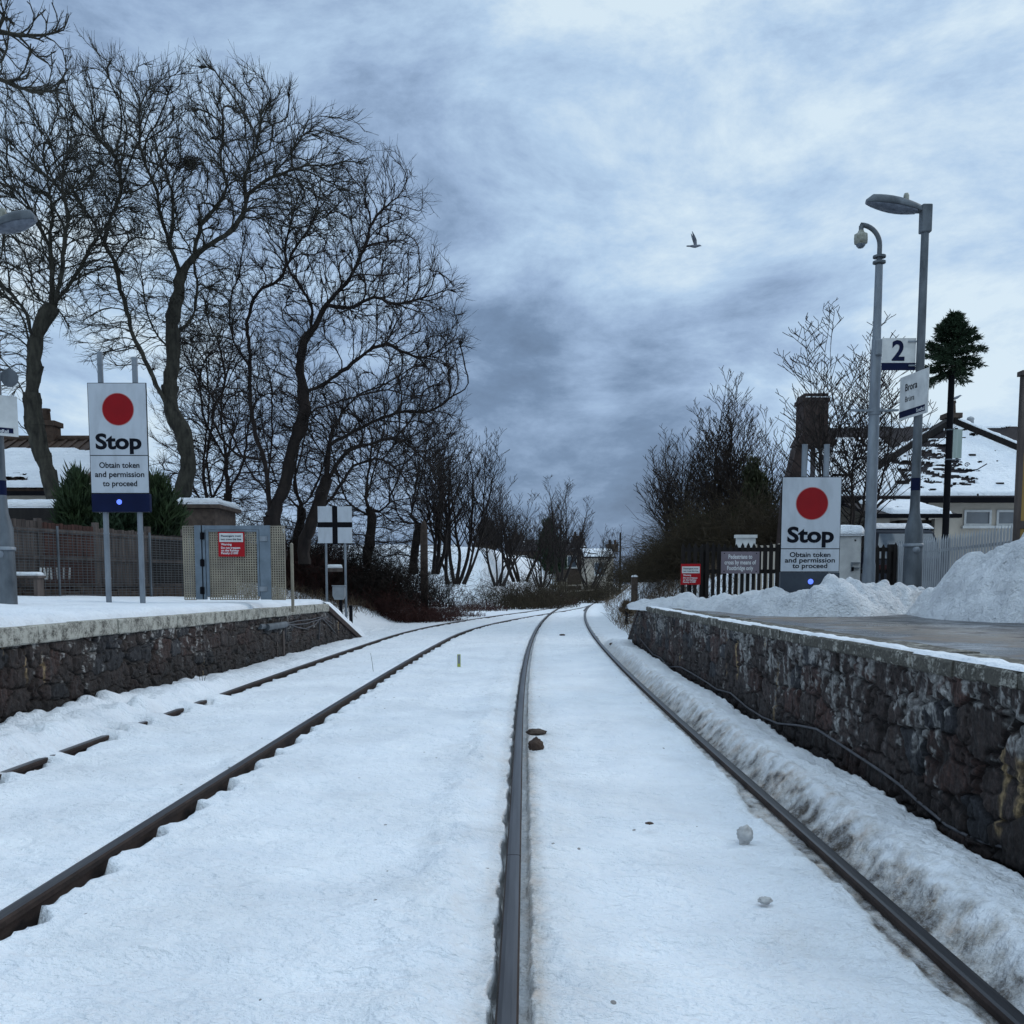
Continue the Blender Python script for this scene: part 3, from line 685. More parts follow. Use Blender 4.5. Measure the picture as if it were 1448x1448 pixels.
# sloping end stones of each platform
mb = MB()
def slope_slab(mb, tw, side, ya, yb, zf, th, wdt):
    n = 9; vs = []
    for i in range(n):
        yy = ya+(yb-ya)*i/(n-1); zt = float(zf(yy))
        for tt, z in ((.05, 0), (.05, -th), (-wdt, -th), (-wdt, 0)): vs.append(TR(yy, tw+side*tt, zt+z))
    fs = [(i*4+k, i*4+4+k, i*4+4+(k+1) % 4, i*4+(k+1) % 4) for i in range(n-1) for k in range(4)]+[(0, 1, 2, 3), tuple(range(n*4-4, n*4))]
    mb.add(vs, fs)
slope_slab(mb, TW_R, -1, 21.1, 24.3, endR, .10, 7.2); mb.build('end_ramp', M['brickd'], platR)
platL = thing('station_platform', TR(12, -6), 'left station platform under snow, pale lichened coping over a dark rubble wall', 'platform')
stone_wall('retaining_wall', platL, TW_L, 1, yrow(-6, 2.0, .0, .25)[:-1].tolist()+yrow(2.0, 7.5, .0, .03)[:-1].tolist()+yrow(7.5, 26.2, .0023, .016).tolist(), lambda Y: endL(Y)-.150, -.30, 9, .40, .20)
coping('coping', platL, M['copL'], TW_L, 1, zL, -6, 21.3, .95, .155, .36, .075, 8)
deck('surface', platL, TW_L-.28, -9, -6, 21.8, zL, 24, M['deck'], 0)
mb = MB(); slope_slab(mb, TW_L, 1, 21.3, 25.0, endL, .11, 7.0); mb.build('end_ramp', M['brickd'], platL)
# brackets, pipe and drooping cables near the end of the left wall
def wall_pt(u, v, tw, off):
    lo, hi = 2.0, 60.0
    for _ in range(50):
        m = (lo+hi)/2; p = TR(m, tw+off); uu = CX+F*p.x/(m*1.0)
        # project properly
        d = p-Vector((0, 0, HC)); dep = d.y*cT-0*sT; uu = CX+F*d.x/dep
        right = uu > u
        if tw > 0: lo, hi = (m, hi) if right else (lo, m)
        else: lo, hi = (lo, m) if right else (m, hi)
    Y = TR(lo, tw+off).y; return P(u, v, Y)
mb = MB()
for pts, r in ((((404, 884), (432, 882), (452, 876), (464, 871)), .012), (((404, 881), (420, 887), (432, 889), (446, 883), (453, 874)), .012), (((404, 882), (420, 878), (440, 876), (455, 872), (470, 882)), .010), (((452, 875), (451, 905)), .014), (((404, 880), (404, 903)), .012), (((455, 874), (466, 885), (474, 895)), .012)):
    pp = [wall_pt(u, v, TW_L, .07) for u, v in pts]
    mb.tube(pp, r, 7)
mb.build('drooping_cable', M['cable'], platL)
mb = MB(); a = wall_pt(377, 887, TW_L, .09); b = wall_pt(404, 883, TW_L, .09); mb.tube([a, b], .055, 12); mb.tube([wall_pt(367, 886, TW_L, .05), wall_pt(374, 886, TW_L, .05)], .045, 10)
mb.build('pipe', M['galvd'], platL)
mb = MB(); a = wall_pt(391, 893, TW_L, .04); b = wall_pt(399, 892, TW_L, .04)
mb.beam(a, a+Vector((0, 0, -.42)), .03, .06); mb.build('bracket', M['oldwood'], platL); mb = MB(); mb.beam(b, b+Vector((0, 0, -.42)), .06, .10); mb.build('bracket', M['oldwood'], platL)
mb = MB()
cp = [(905, 903), (923, 925), (934, 930), (945, 943), (962, 943), (980, 953), (998, 964), (1014, 975), (1033, 980), (1056, 1000), (1078, 1014), (1100, 1023), (1130, 1026), (1155, 1031), (1186, 1051), (1210, 1067), (1233, 1082), (1255, 1097), (1275, 1112), (1300, 1135), (1340, 1168), (1380, 1188), (1448, 1205)]
mb.tube([wall_pt(u, v, TW_R, -.075) for u, v in cp], .009, 7); mb.build('wall_cable', M['cable'], platR)
# ---------------------------------------------------------------- snow lying on the platforms
ys = np.concatenate([np.arange(-6, 6, .3), np.arange(6, 21.5, .075)]); ts = np.concatenate([np.linspace(TW_L-.0, TW_L-.6, 16), np.linspace(TW_L-.68, -12, 70)])
A, B = np.meshgrid(ys, ts, indexing='ij')
edge = TW_L-.05-.05*fbm(A*1.2, 1.7, 0, 3)+.02*perlin(A*7, 4.)
dd = np.maximum(edge-B, 0)
th = .105*(1-np.exp(-dd/.06))+.02*fbm(A*1.1, B*1.1, 2.2, 4)+.03*np.maximum(fbm(A*3.2, B*3.2, 9.2, 3), 0)*np.exp(-((A-11)/3)**2)+.10*sstep((-5.2-B)/3.5)
dip = 0
z = zL(A)-.006+np.where(dd > 0, np.maximum(th, .0), -.03)
x, y = TRn(A, np.minimum(B, TW_L+.0))
keep = (dd[:-1, :-1] > 0) | (dd[1:, 1:] > 0)
s = npmesh('snow', np.c_[x.ravel(), y.ravel(), z.ravel()], gridq(len(ys), len(ts), keep)[:, ::-1], M['snow2'], None, True)
tag(s, kind='stuff')
# snow lying on the sloping ends
for nm, tw, sd, ya, yb, zf, wd in (('L', TW_L, 1, 21.3, 25.4, endL, 7.2), ('R', TW_R, -1, 21.0, 24.6, endR, 7.0)):
    ys = np.linspace(ya, yb, 50); ts = np.linspace(.05, -wd, 50); A, B = np.meshgrid(ys, ts, indexing='ij')
    d_ = np.minimum(.045-B, 1); z = zf(A)+(.08+.17*sstep((A-ya)/1.0))*(1-np.exp(-np.maximum(d_, 0)/.035))+.03*fbm(A*1.5, B*1.5, 2.9, 3)*(d_ > .02)
    x, y = TRn(A, tw+sd*B); q = gridq(50, 50)
    tag(npmesh('snow', np.c_[x.ravel(), y.ravel(), z.ravel()], q, M['snow2'], None, True), kind='stuff')
# thin snow line kept on the right-hand coping
ys = yrow(2, 21.2, .004, .02); ts = np.linspace(-.04, .30, 26); A, B = np.meshgrid(ys, ts, indexing='ij')
w0 = -.035+.012*perlin(A*6, 2.); w1 = .11+.06*fbm(A*1.1, 6.6, 0, 3)+.03*perlin(A*5, 2.7)+.05*np.clip((A-14)/6, 0, 1)
th = .03*sstep((B-w0)/.03)*sstep((w1-B)/.06)*(.6+.5*fbm(A*4, B*9, 3.1, 3)); z = zR(A)+th-.004
x, y = TRn(A, TW_R+B); keep = (th[:-1, :-1] > .001) | (th[1:, 1:] > .001)
tag(npmesh('snow', np.c_[x.ravel(), y.ravel(), z.ravel()], gridq(len(ys), len(ts), keep), M['snow2'], None, True), kind='stuff')
# heaps cleared to the back of the right-hand platform
ridge = []   # (u, v_top, Y)
for u, v, Y in ((905, 846, 20.6), (935, 843, 19.6), (965, 842, 18.3), (1010, 840, 17.0), (1060, 836, 15.6), (1095, 832, 14.3), (1120, 835, 13.4), (1150, 824, 13.2), (1175, 814, 13.2), (1205, 818, 13.6), (1235, 817, 14.0), (1270, 816, 14.3), (1300, 822, 14.4), (1318, 838, 14.3), (1333, 838, 13.9), (1345, 822, 13.5), (1362, 806, 13.0), (1395, 786, 12.4), (1425, 772, 11.8), (1448, 762, 11.4), (1500, 740, 10.9), (1600, 730, 10.3)):
    p = P(u, v, Y); ridge.append((p.x, Y, p.z))
ridge = np.array(ridge)
xs = np.arange(2.3, 9.5, .030); ys = np.arange(8.8, 22.5, .034)
A, B = np.meshgrid(xs, ys, indexing='ij')      # x, y
bd = np.full(A.shape, 99.); rh = np.zeros(A.shape); sg = np.zeros(A.shape)
for i in range(len(ridge)-1):
    p, q = ridge[i], ridge[i+1]; dx, dy = q[0]-p[0], q[1]-p[1]; L2 = dx*dx+dy*dy
    k = np.clip(((A-p[0])*dx+(B-p[1])*dy)/L2, 0, 1); ex = A-(p[0]+k*dx); ey = B-(p[1]+k*dy); d = np.hypot(ex, ey)
    cr_ = (dx*(B-p[1])-dy*(A-p[0]))
    u_ = d < bd; bd = np.where(u_, d, bd); rh = np.where(u_, p[2]+k*(q[2]-p[2]), rh); sg = np.where(u_, cr_, sg)
zb = zR(B)+.02
hh = np.maximum(rh-zb, .02)
wid = .28+hh*.80+.10*fbm(A*1.3, B*1.3, 2.2, 3)
pr = np.clip(1-(bd/np.maximum(wid, .1)), 0, 1)
prof_ = np.sin(pr*np.pi/2)**.9
n_ = 1-billow(A*2.3, B*2.3, 1.1, 4)*1.7
wA = A+.12*fbm(A*2.5, B*2.5, 4.2, 3); wB = B+.12*fbm(A*2.5, B*2.5, 8.2, 3)
z = zb-.09+prof_*(hh+.05)*(1.0+.12*(n_-.5))+.07*prof_**.5*fbm(A*3.2, B*3.2, 6.2, 5, .65)+(.17*clumps(wA, wB, .42, 21)+.13*clumps(wA, wB, .21, 23)+.055*clumps(A+.03*perlin(A*9, B*9), B, .095, 25))*sstep(pr/.3)*(.4+.6*np.clip(hh/.6, 0, 1))-.15*sstep(pr/.3)*(.35+.65*np.clip(hh/.5, 0, 1))
keep = (pr[:-1, :-1] > 0) | (pr[1:, 1:] > 0) | (pr[:-1, 1:] > 0)
tag(npmesh('snow_heap', np.c_[A.ravel(), B.ravel(), z.ravel()], gridq(len(xs), len(ys), keep)[:, ::-1], M['snow3'], None, True),
    kind='stuff')
def panel(mb, x0, x1, z0, z1, y, th, mi=0): mb.bbox(x0, x1, y, y+th, z0, z1, mi)
# ---------------------------------------------------------------- STOP boards
def stop_board(u0, u1, vt, vs, vb, vbox, Y, label, posts, led_u, mounts):
    c = P((u0+u1)/2, vt, Y); a = P(u0, vt, Y); b = P(u1, vt, Y)
    x0, x1 = a.x, b.x; zt = a.z; zs = P(u0, vs, Y).z; zb = P(u0, vb, Y).z; zx = P(u0, vbox, Y).z
    if x1 < 0: x0, x1 = P(127, vt+60, Y).x-.01, P(207.5, vt+60, Y).x
    cx = (x0+x1)/2; W = x1-x0
    t = thing('stop_sign', (cx, Y, .95), label, 'stop sign', 'stop boards on the platform ends')
    mb = MB(); panel(mb, x0-.008, x1+.008, zb-.008, zt+.008, Y+.003, .022, 1); panel(mb, x0, x1, zs+.006, zt, Y, .006, 0); panel(mb, x0, x1, zb, zs-.006, Y, .006, 0)
    r = W*.272; zc = zt-W*.44
    mb.disc((cx+W*.01, Y-.001, zc), r*1.03, .0008, 4); mb.disc((cx+W*.01, Y-.003, zc), r*.985, .0015, 2)
    text(mb, 'Stop', cx, zs+W*.235, Y-.003, width=W*.80, size=W*.36, mi=3, bold=.035)
    H2 = zs-zb
    for i, (s, wd) in enumerate((('Obtain token', .70), ('and permission', .86), ('to proceed', .60))):
        text(mb, s, cx, zs-H2*(.26+.245*i), Y-.003, width=W*wd, size=min(W*.135, H2*.30), mi=3, bold=.018)
    mb.build('sign_panel', [M['white'], M['black'], M['red'], M['text'], M['pinkrim']], t)
    mb = MB(); panel(mb, x0, x1+.01, zx, zb-.012, Y-.02, .10, 0)
    mb.build('lamp_box', [M['navy'] if x1 < 0 else M['boxgrey']], t, .01)
    mb = MB(); lx = P(led_u, vb, Y).x; lz = zb-(zb-zx)*.48
    mb.lathe((0, 0, 0), [(.038, 0), (.036, .012), (.02, .022), (.001, .025)], 14, 0); mb.xform(Matrix.Translation((lx, Y-.02, lz)) @ Matrix.Rotation(R(90), 4, 'X'))
    mb.build('blue_light', [M['blue']], t)
    for u, v0, v1 in posts:
        a = P(u[0], v0, Y+.06); b = P(u[1], v1, Y+.06); x = (a.x+b.x)/2
        mb = MB(); mb.tube([(x, Y+.06, b.z-.25), (x, Y+.06, a.z)], .040 if x < 0 else .038, 14); mb.lathe((x, Y+.06, a.z), [(.042, -.004), (.042, .004), (.001, .006)], 14)
        for zc2 in mounts: 
            if zc2 < a.z: mb.lathe((x, Y+.06, zc2), [(.045, -.012), (.045, .012)], 14)
        mb.build('post', [M['galv']], t)
M['pinkrim'] = simple('faded_pink_rim', (.42, .22, .22), (.36, .18, .18), 4, .5)
M['boxgrey'] = simple('slate_grey_enamel', (.045, .055, .07), (.03, .037, .05), 4, .4)
stop_board(123, 204, 542, 644, 697, 724, 15.0, 'tall stop sign on two full length posts, dark blue lamp box below its panel', [((139, 156), 498, 851), ((190, 202), 506, 848)], 169, (1.35, 2.0, 4.4))
stop_board(1107, 1190, 675, 776, 808, 838, 14.4, 'stop sign half sunk in the snow heap, left of the white cabinet', [((1134, 1138), 629, 790), ((1165, 1169), 629, 790)], 1146, ())
# ---------------------------------------------------------------- black cross board
Y = 27.0; a = P(449, 716, Y); b = P(498, 768, Y); x0, x1, z0, z1 = a.x, b.x, b.z, a.z; cx = (x0+x1)/2; cz = (z0+z1)/2
t = thing('cross_sign', (cx, Y, .4), 'square white board with a black upright cross, on two thin posts past the platform end', 'cross sign')
mb = MB(); bw = (x1-x0)*.155/2
for sx in (0, 1):
    for sz in (0, 1): panel(mb, x0 if sx == 0 else cx+bw, cx-bw if sx == 0 else x1, z0 if sz == 0 else cz+bw, cz-bw if sz == 0 else z1, Y, .02, 0)
panel(mb, cx-bw+.002, cx+bw-.002, z0-.02, z1+.005, Y-.004, .024, 1); panel(mb, x0-.01, cx-bw, cz-bw+.002, cz+bw-.002, Y-.003, .022, 1); panel(mb, cx+bw, x1+.01, cz-bw+.002, cz+bw-.002, Y-.003, .022, 1)
mb.build('sign_board', [M['white'], M['black']], t)
for u, vb in ((461, 850), (488, 866)):
    x = P(u, 800, Y).x; mb = MB(); mb.tube([(x, Y+.05, P(u, vb, Y).z-.3), (x, Y+.05, z1-.06)], .032, 10); mb.build('post', [M['galv']], t)
# small grey trackside box
Y = 26.6; t = thing('equipment_box', P(479, 866, Y), 'small grey trackside equipment box on a black stub post by the cross sign', 'equipment box')
a = P(471, 829, Y); b = P(488, 848, Y); mb = MB()
mb.rings([[Vector((x, y, z)) for x, y in ((a.x+i, Y-.12), (b.x-i, Y-.12), (b.x-i, Y+.12), (a.x+i, Y+.12))] for z, i in ((b.z, .05), (b.z+.10, 0), (a.z-.02, 0), (a.z, .02))], 0, False)
mb.bbox(a.x-.015, b.x+.015, Y-.14, Y+.14, a.z, a.z+.025); mb.build('box', [M['plastic']], t, .006)
mb = MB(); m_ = (a.x+b.x)/2; mb.bbox(m_-.0, m_+.08, Y-.04, Y+.04, P(480, 875, Y).z-.2, b.z); mb.bbox(m_+.26, m_+.34, Y-.05, Y+.03, P(480, 872, Y).z-.2, P(480, 856, Y).z); mb.build('stub_post', [M['black']], t)
# lone grey rod beside the gate
Y = 17.2; mb = MB(); x = P(413, 800, Y).x; mb.tube([(x, Y, .8), (x, Y, P(413, 770, Y).z)], .026, 10); mb.lathe((x, Y, P(413, 770, Y).z), [(.028, 0), (.02, .02), (.001, .03)], 10)
tag(mb.build('marker_post', [M['mesh']]), 'thin bare grey-beige post standing right of the mesh gate', 'post')
# ---------------------------------------------------------------- mesh gate on the left platform
Y = 16.4; z0 = 1.02
def gx(u, v=790): return P(u, v, Y).x
zt = P(330, 743, Y).z
t = thing('gate', (gx(330), Y, 1.0), 'waist high gate of pale square mesh in a blue-grey steel frame at the platform end', 'gate')
mb = MB()
for u0, u1, zz0, zz1 in ((276, 291, z0, zt), (367.5, 383, z0, zt)): mb.bbox(gx(u0), gx(u1), Y-.02, Y+.05, zz0, zz1)
mb.bbox(gx(291), gx(367.5), Y-.017, Y+.047, zt-.07, zt-.002); mb.build('frame', [M['bluegrey']], t, .006)
mb = MB(); mb.bbox(gx(292), gx(296), Y-.022, Y+.04, z0+.05, zt-.075); mb.bbox(gx(364), gx(367), Y-.022, Y+.04, z0+.05, zt-.075); mb.bbox(gx(296), gx(364), Y-.022, Y+.04, zt-.10, zt-.075); mb.build('door_frame', [M['bluegrey']], t, .004)
for nm, u0, u1 in (('mesh_panel', 259.5, 276), ('mesh_panel', 296, 364), ('mesh_panel', 383, 402.5)):
    mb = MB(); xa, xb = gx(u0), gx(u1); n = round((xb-xa)/.0385); zt2 = zt-.012 if u0 != 296 else zt-.10
    for i in range(n+1): x = xa+(xb-xa)*i/n; mb.bbox(x-.0075, x+.0075, Y, Y+.028, z0, zt2)
    m_ = round((zt2-z0)/.0385)
    for i in range(m_+1): z = z0+(zt2-z0)*i/m_; mb.bbox(xa, xb, Y+.002, Y+.026, z-.0075, z+.0075)
    mb.build(nm, [M['mesh']], t)
for v in (758, 796, 835):
    mb = MB(); p = P(287, v, Y); mb.box((p.x, Y-.035, p.z), (.065, .03, .11)); mb.tube([(p.x, Y-.05, p.z-.06), (p.x, Y-.05, p.z+.06)], .014, 8); mb.build('hinge', [M['black']], t, .006)
mb = MB(); p = P(286.5, 790, Y); mb.bbox(p.x-.008, p.x+.008, Y-.024, Y-.020, z0, zt); mb.build('gap_strip', [M['black']], t)
for v in (762, 833):
    mb = MB(); p = P(374, v, Y); mb.box((p.x-.01, Y-.03, p.z), (.13, .014, .08)); mb.build('latch_plate', [M['galv']], t, .02)
def warning_sign(x0, x1, zt_, zm, zb, Y, label, post=None, rim=.0):
    t = thing('warning_sign', ((x0+x1)/2, Y, zb), label, 'warning sign', 'red and white warning signs')
    W = x1-x0; cx = (x0+x1)/2; mb = MB()
    panel(mb, x0-.02, x1+.02, zb-.012, zt_+.02+rim, Y+.004, .012, 0)
    panel(mb, x0, x1, zm+.006, zt_, Y-.001, .005, 1); 
    h = zt_-zm
    text(mb, 'Passengers must', cx, zm+h*.70, Y-.004, width=W*.84, size=W*.115, mi=3, bold=.02); text(mb, 'not cross the line', cx, zm+h*.34, Y-.004, width=W*.84, size=W*.115, mi=3, bold=.02)
    h = zm-zb
    text(mb, 'Warning', x0+W*.07, zb+h*.85, Y-.002, size=W*.125, mi=2, bold=.02, align='L')
    for i, s in enumerate(('Do not trespass', 'on the Railway', 'Penalty £1000')): text(mb, s, x0+W*.07, zb+h*(.60-.20*i), Y-.002, size=W*.125, mi=2, bold=.02, align='L')
    mb.build('sign_plate', [M['redw'], M['whitepaint'], M['textw'], M['navy']], t)
    if post is not None: mb = MB(); mb.tube([(cx, Y+.03, post), (cx, Y+.03, zt_-.1)], .022, 8); mb.build('post', [M['black']], t)
Y = 16.36; warning_sign(P(310.5, 760, Y).x, P(344, 760, Y).x, P(320, 754, Y).z, P(320, 767, Y).z, P(320, 786, Y).z, Y-.02, 'red and white warning sign fixed to the mesh gate')
Y = 20.0; warning_sign(P(964.5, 800, Y).x, P(989.5, 800, Y).x, P(970, 801, Y).z, P(970, 811, Y).z, P(970, 826, Y).z, Y, 'small red and white warning sign on a short post in front of the snowy bank', .75, .03)
# ---------------------------------------------------------------- station lamps
def lamp_post(x, Y, zbase, ztop, zring, zfl, armdir, label, head_len, box_top):
    t = thing('street_lamp', (x, Y, zbase), label, 'street lamp', 'platform lamps')
    mb = MB(); mb.lathe((x, Y, 0), [(.135, zbase), (.135, zfl-.62), (.128, zfl-.30), (.126, zfl-.28), (.126, zfl-.02), (.08, zfl+.16), (.07, zfl+.3), (.066, zring), (.055, ztop-.5), (.053, ztop)], 20)
    mb.build('pole', [M['galvd']], t)
    mb = MB(); mb.lathe((x, Y, 0), [(.0685, zring-.09), (.0685, zring+.09)], 20); mb.build('blue_band', [M['navy']], t)
    mb = MB(); mb.lathe((x, Y, 0), [(.145, zfl-.29), (.145, zfl-.25), (.130, zfl-.245)], 20); mb.lathe((x, Y-.10, zfl-.34), [(.001, -.06), (.05, -.04), (.06, 0), (.05, .04), (.001, .06)], 12); mb.build('base_collar', [M['galv']], t)
    mb = MB(); mb.bbox(x-.075, x+.075, Y-.075, Y+.075, ztop-.33, ztop+.06); mb.build('bracket', [M['galvd']], t, .02)
    # lantern: shallow tapering hood over a curved bowl
    L = head_len; sx = armdir; hood = []; bowl = []
    n = 9
    for i in range(n+1):
        k = i/n; w = .14*math.sin(math.pi*min(1, .22+.62*k))**.7 if i < n else .03
        w = (.07+.10*math.sin(math.pi*min(k*1.02, 1)*.95)) if 0 < i < n else (.06 if i == 0 else .05)
        h = .055+.085*math.sin(math.pi*(.12+.68*k)) if i < n else .04
        zc = ztop-.03+.13*k
        X = x+sx*(.06+L*k)
        hood.append([Vector((X, Y+w*math.cos(a), zc+max(0, h*math.sin(a))-(.01 if math.sin(a) < -.01 else 0))) for a in [2*math.pi*j/16 for j in range(16)]])
        w2 = w*.88; h2 = .012+.055*math.sin(math.pi*k)
        bowl.append([Vector((X, Y+w2*math.cos(a), zc-.012+(-h2 if math.sin(a) < 0 else 0)*abs(math.sin(a)))) for a in [2*math.pi*j/16 for j in range(16)]])
    mb = MB(); mb.rings(hood); mb.build('lamp_hood', [M['galvd']], t)
    mb = MB(); mb.rings(bowl[1:]); mb.build('lamp_bowl', [M['bowl']], t)
    mb = MB(); mb.lathe((x+sx*(L*.36), Y, ztop+.14), [(.04, -.04), (.04, .05), (.03, .08), (.001, .085)], 12); mb.build('photocell', [M['camw']], t)
    return t
M['bowl'] = simple('clear_lamp_bowl', (.16, .18, .22), (.07, .08, .10), 12, .2)
Yl = 15.3; xl = P(1290, 815, Yl).x
lamp_post(xl, Yl, .88, P(1303, 296, Yl).z, P(1292, 685, Yl).z, P(1290, 745, Yl).z, -1, 'tall platform lamp on the right, its grey pole carrying the number 2 sign', .80, 0)
Y2 = 12.9; x2 = P(7, 820, Y2).x
lamp_post(x2, Y2, .90, P(0, 322, Y2).z, P(2, 690, Y2).z, P(2, 745, Y2).z, 1, 'platform lamp at the left picture edge with flared dark base in snow', .52, 0)
# ---------------------------------------------------------------- platform number and station name boards
t = thing('platform_number_sign', P(1270, 500, Yl), 'white sign with a large dark 2 over a navy stripe, between two grey poles', 'platform sign')
Yb = Yl+.02; a = P(1248, 478, Yb); b = P(1294, 523.5, Yb); zs = P(1270, 513, Yb).z
mb = MB(); panel(mb, a.x, b.x, zs, a.z, Yb, .012, 0); panel(mb, a.x, b.x, b.z, zs-.001, Yb-.001, .013, 1); text(mb, '2', (a.x+b.x)/2-.01, zs+(a.z-zs)*.48, Yb-.003, width=(b.x-a.x)*.38, size=(a.z-zs)*1.12, mi=1, bold=.03)
mb.build('sign_panel', [M['whitepaint'], M['navy']], t)
for v in (483, 517):
    mb = MB(); p = P(1293, v, Yb); mb.box((p.x-.02, Yb-.006, p.z), (.14, .02, .022)); mb.build('clamp', [M['galv']], t)
def name_board(px, py, ang, w0, w1, zt, zb, label, bands=True):
    """board hinged on a pole at (px,py); ang gives the direction it runs along"""
    d = Vector((math.cos(ang), math.sin(ang), 0)); nrm = Vector((d.y, -d.x, 0))
    if nrm.y > 0: nrm = -nrm
    t = thing('station_name_sign', (px, py, zb), label, 'station sign', 'station name boards')
    def fn(off): return lambda a, b: Vector((px, py, 0))+d*a+nrm*off+Vector((0, 0, b))
    def slab(mb, a0, a1, z0, z1, o0, o1, mi):
        f0, f1 = fn(o0), fn(o1); vs = [f0(a0, z0), f0(a1, z0), f0(a1, z1), f0(a0, z1), f1(a0, z0), f1(a1, z0), f1(a1, z1), f1(a0, z1)]
        mb.add(vs, [(0, 1, 2, 3), (7, 6, 5, 4), (0, 4, 5, 1), (1, 5, 6, 2), (2, 6, 7, 3), (3, 7, 4, 0)], mi)
    mb = MB(); H = zt-zb; zs = zb+H*.20
    slab(mb, w0, w1, zb, zt, .09, .105, 0); slab(mb, w0+.004, w1-.06 if bands else w1-.004, zb+.035, zs, .103, .109, 1)
    cx = (w0+w1)/2; W = w1-w0; f = fn(.1095)
    text(mb, 'Brora', cx-W*.08, zb+H*.72, 0, size=H*.235, mi=2, bold=.01, fn=f); text(mb, 'Brùra', cx-W*.12, zb+H*.45, 0, size=H*.185, mi=2, bold=.0, fn=f)
    text(mb, 'ScotRail', w1-W*.22, zb+H*.115, 0, size=H*.11, mi=3, bold=.01, fn=fn(.1125))
    mb.build('sign_panel', [M['whitepaint'], M['navy'], M['text'], M['textw']], t)
    mb = MB()
    for z in (zb+H*.25, zb+H*.8):
        mb = MB(); mb.lathe((px, py, z), [(.078, -.015), (.078, .015)], 14); slab(mb, -.04, .04, z-.02, z+.02, .05, .095, 0); mb.build('clamp', [M['galv']], t)
name_board(xl, Yl, R(-82), -.36, .42, P(1290, 528, Yl).z+.0, P(1290, 590, Yl).z, 'station name board angled away on the right lamp pole, below the number sign')
name_board(x2, Y2, R(40), -.7, .21, P(5, 560, Y2).z, P(5, 617, Y2).z, 'station name board cut by the left picture edge, only its end in view')
# loudspeaker on the left pole
p = P(10, 535, Y2); mb = MB(); mb.tube([(x2+.03, Y2-.02, p.z), (x2+.13, Y2-.05, p.z+.02)], .03, 10); mb.tube([(x2+.10, Y2-.05, p.z), (x2+.16, Y2-.1, p.z), (x2+.26, Y2-.18, p.z-.03)], [.045, .06, .11], 14)
mb.build('loudspeaker', [M['galvd']]); tag(bpy.data.objects['loudspeaker'], 'dark horn loudspeaker on the left lamp pole above the name board', 'loudspeaker')
# ---------------------------------------------------------------- CCTV mast
Yc = 15.9; xc = P(1229, 800, Yc).x; zt = P(1250, 345, Yc).z
t = thing('camera_mast', (xc, Yc, .9), 'grey mast with a hooked top carrying a white dome camera, left of the lamp', 'camera mast')
mb = MB(); z1 = P(1248, 375, Yc).z; zj = P(1240, 495, Yc).z
mb.lathe((xc, Yc, 0), [(.095, .8), (.095, 1.55), (.085, 1.62), (.078, zj-.1), (.062, zj+.2), (.055, z1)], 18); mb.build('pole', [M['galv']], t)
mb = MB(); ze = P(1250, 318, Yc).z; pts = [(xc, Yc, z1-.1)]; rad = .30
for i in range(10): a = math.pi*.5*i/9; pts.append((xc-rad+rad*math.cos(a), Yc, ze-rad+rad*math.sin(a)))
xe = P(1218, 318, Yc).x; pts += [(xe+.02, Yc, ze), (xe, Yc, ze-.02), (xe, Yc, ze-.12)]
mb.tube(pts, .036, 12); mb.build('hooked_arm', [M['galvd']], t)
mb = MB()
for v in (363, 371): z = P(1249, v, Yc).z; mb.lathe((xc, Yc, z), [(.095, -.015), (.095, .015)], 16)
mb.build('collar', [M['galvd']], t)
mb = MB(); p = P(1240, 493, Yc); mb.box((xc+.02, Yc-.09, p.z), (.13, .08, .24)); mb.build('junction_box', [M['galv']], t, .02)
mb = MB(); z = P(1237, 582, Yc).z; mb.beam((xc-.36, Yc, z+.02), (xc, Yc-.07, z), .05, .03); mb.beam((xc, Yc-.07, z), (xc+.36, Yc, z+.02), .05, .03); mb.lathe((xc, Yc, z), [(.095, -.05), (.095, .05)], 14); mb.build('crossbar', [M['galv']], t)
t2 = thing('dome_camera', (xe, Yc, ze-.2), 'dirty white dome camera hanging from the hooked mast', 'camera')
zc = P(1217, 340, Yc).z; mb = MB(); mb.lathe((xe, Yc, zc), [(.03, .16), (.055, .11), (.10, .085), (.105, .02), (.10, -.04), (.075, -.055)], 8); mb.build('housing', [M['camw']], t2)
mb = MB(); mb.lathe((xe, Yc, zc), [(.07, -.055), (.065, -.08), (.04, -.108), (.001, -.118)], 16); mb.build('dome', [M['glass']], t2)
# ---------------------------------------------------------------- white cabinet
Y = 16.6; a = P(1183, 757, Y); b = P(1216, 832, Y); t = thing('cabinet', ((a.x+b.x)/2, Y, .9), 'white metal equipment cabinet with a latch, wearing a thick cap of snow', 'cabinet')
mb = MB(); mb.bbox(a.x, b.x, Y, Y+.4, .85, a.z); mb.build('body', [M['whitepaint']], t, .012)
mb = MB(); mb.bbox(a.x+.02, b.x-.03, Y-.012, Y-.001, .95, a.z-.03); mb.build('door', [M['whitepaint']], t, .005)
p = P(1208, 800, Y); mb = MB(); mb.bbox(p.x-.06, p.x+.08, Y-.04, Y-.013, p.z-.045, p.z-.025); mb.bbox(p.x-.06, p.x+.08, Y-.04, Y-.013, p.z+.035, p.z+.055); mb.bbox(p.x-.06, p.x-.04, Y-.045, Y-.013, p.z-.09, p.z+.056); mb.build('latch', [M['galv']], t)
mb = MB(); q = P(1204, 803, Y); mb.box((q.x, Y-.055, q.z-.02), (.035, .03, .06)); mb.build('padlock', [M['black']], t, .004)
mb = MB(); q = P(1209, 764, Y); mb.lathe((0, 0, 0), [(.014, 0), (.014, .01), (.001, .012)], 10); mb.xform(Matrix.Translation((q.x, Y-.013, q.z)) @ Matrix.Rotation(R(90), 4, 'X')); mb.build('lock_button', [M['black']], t)
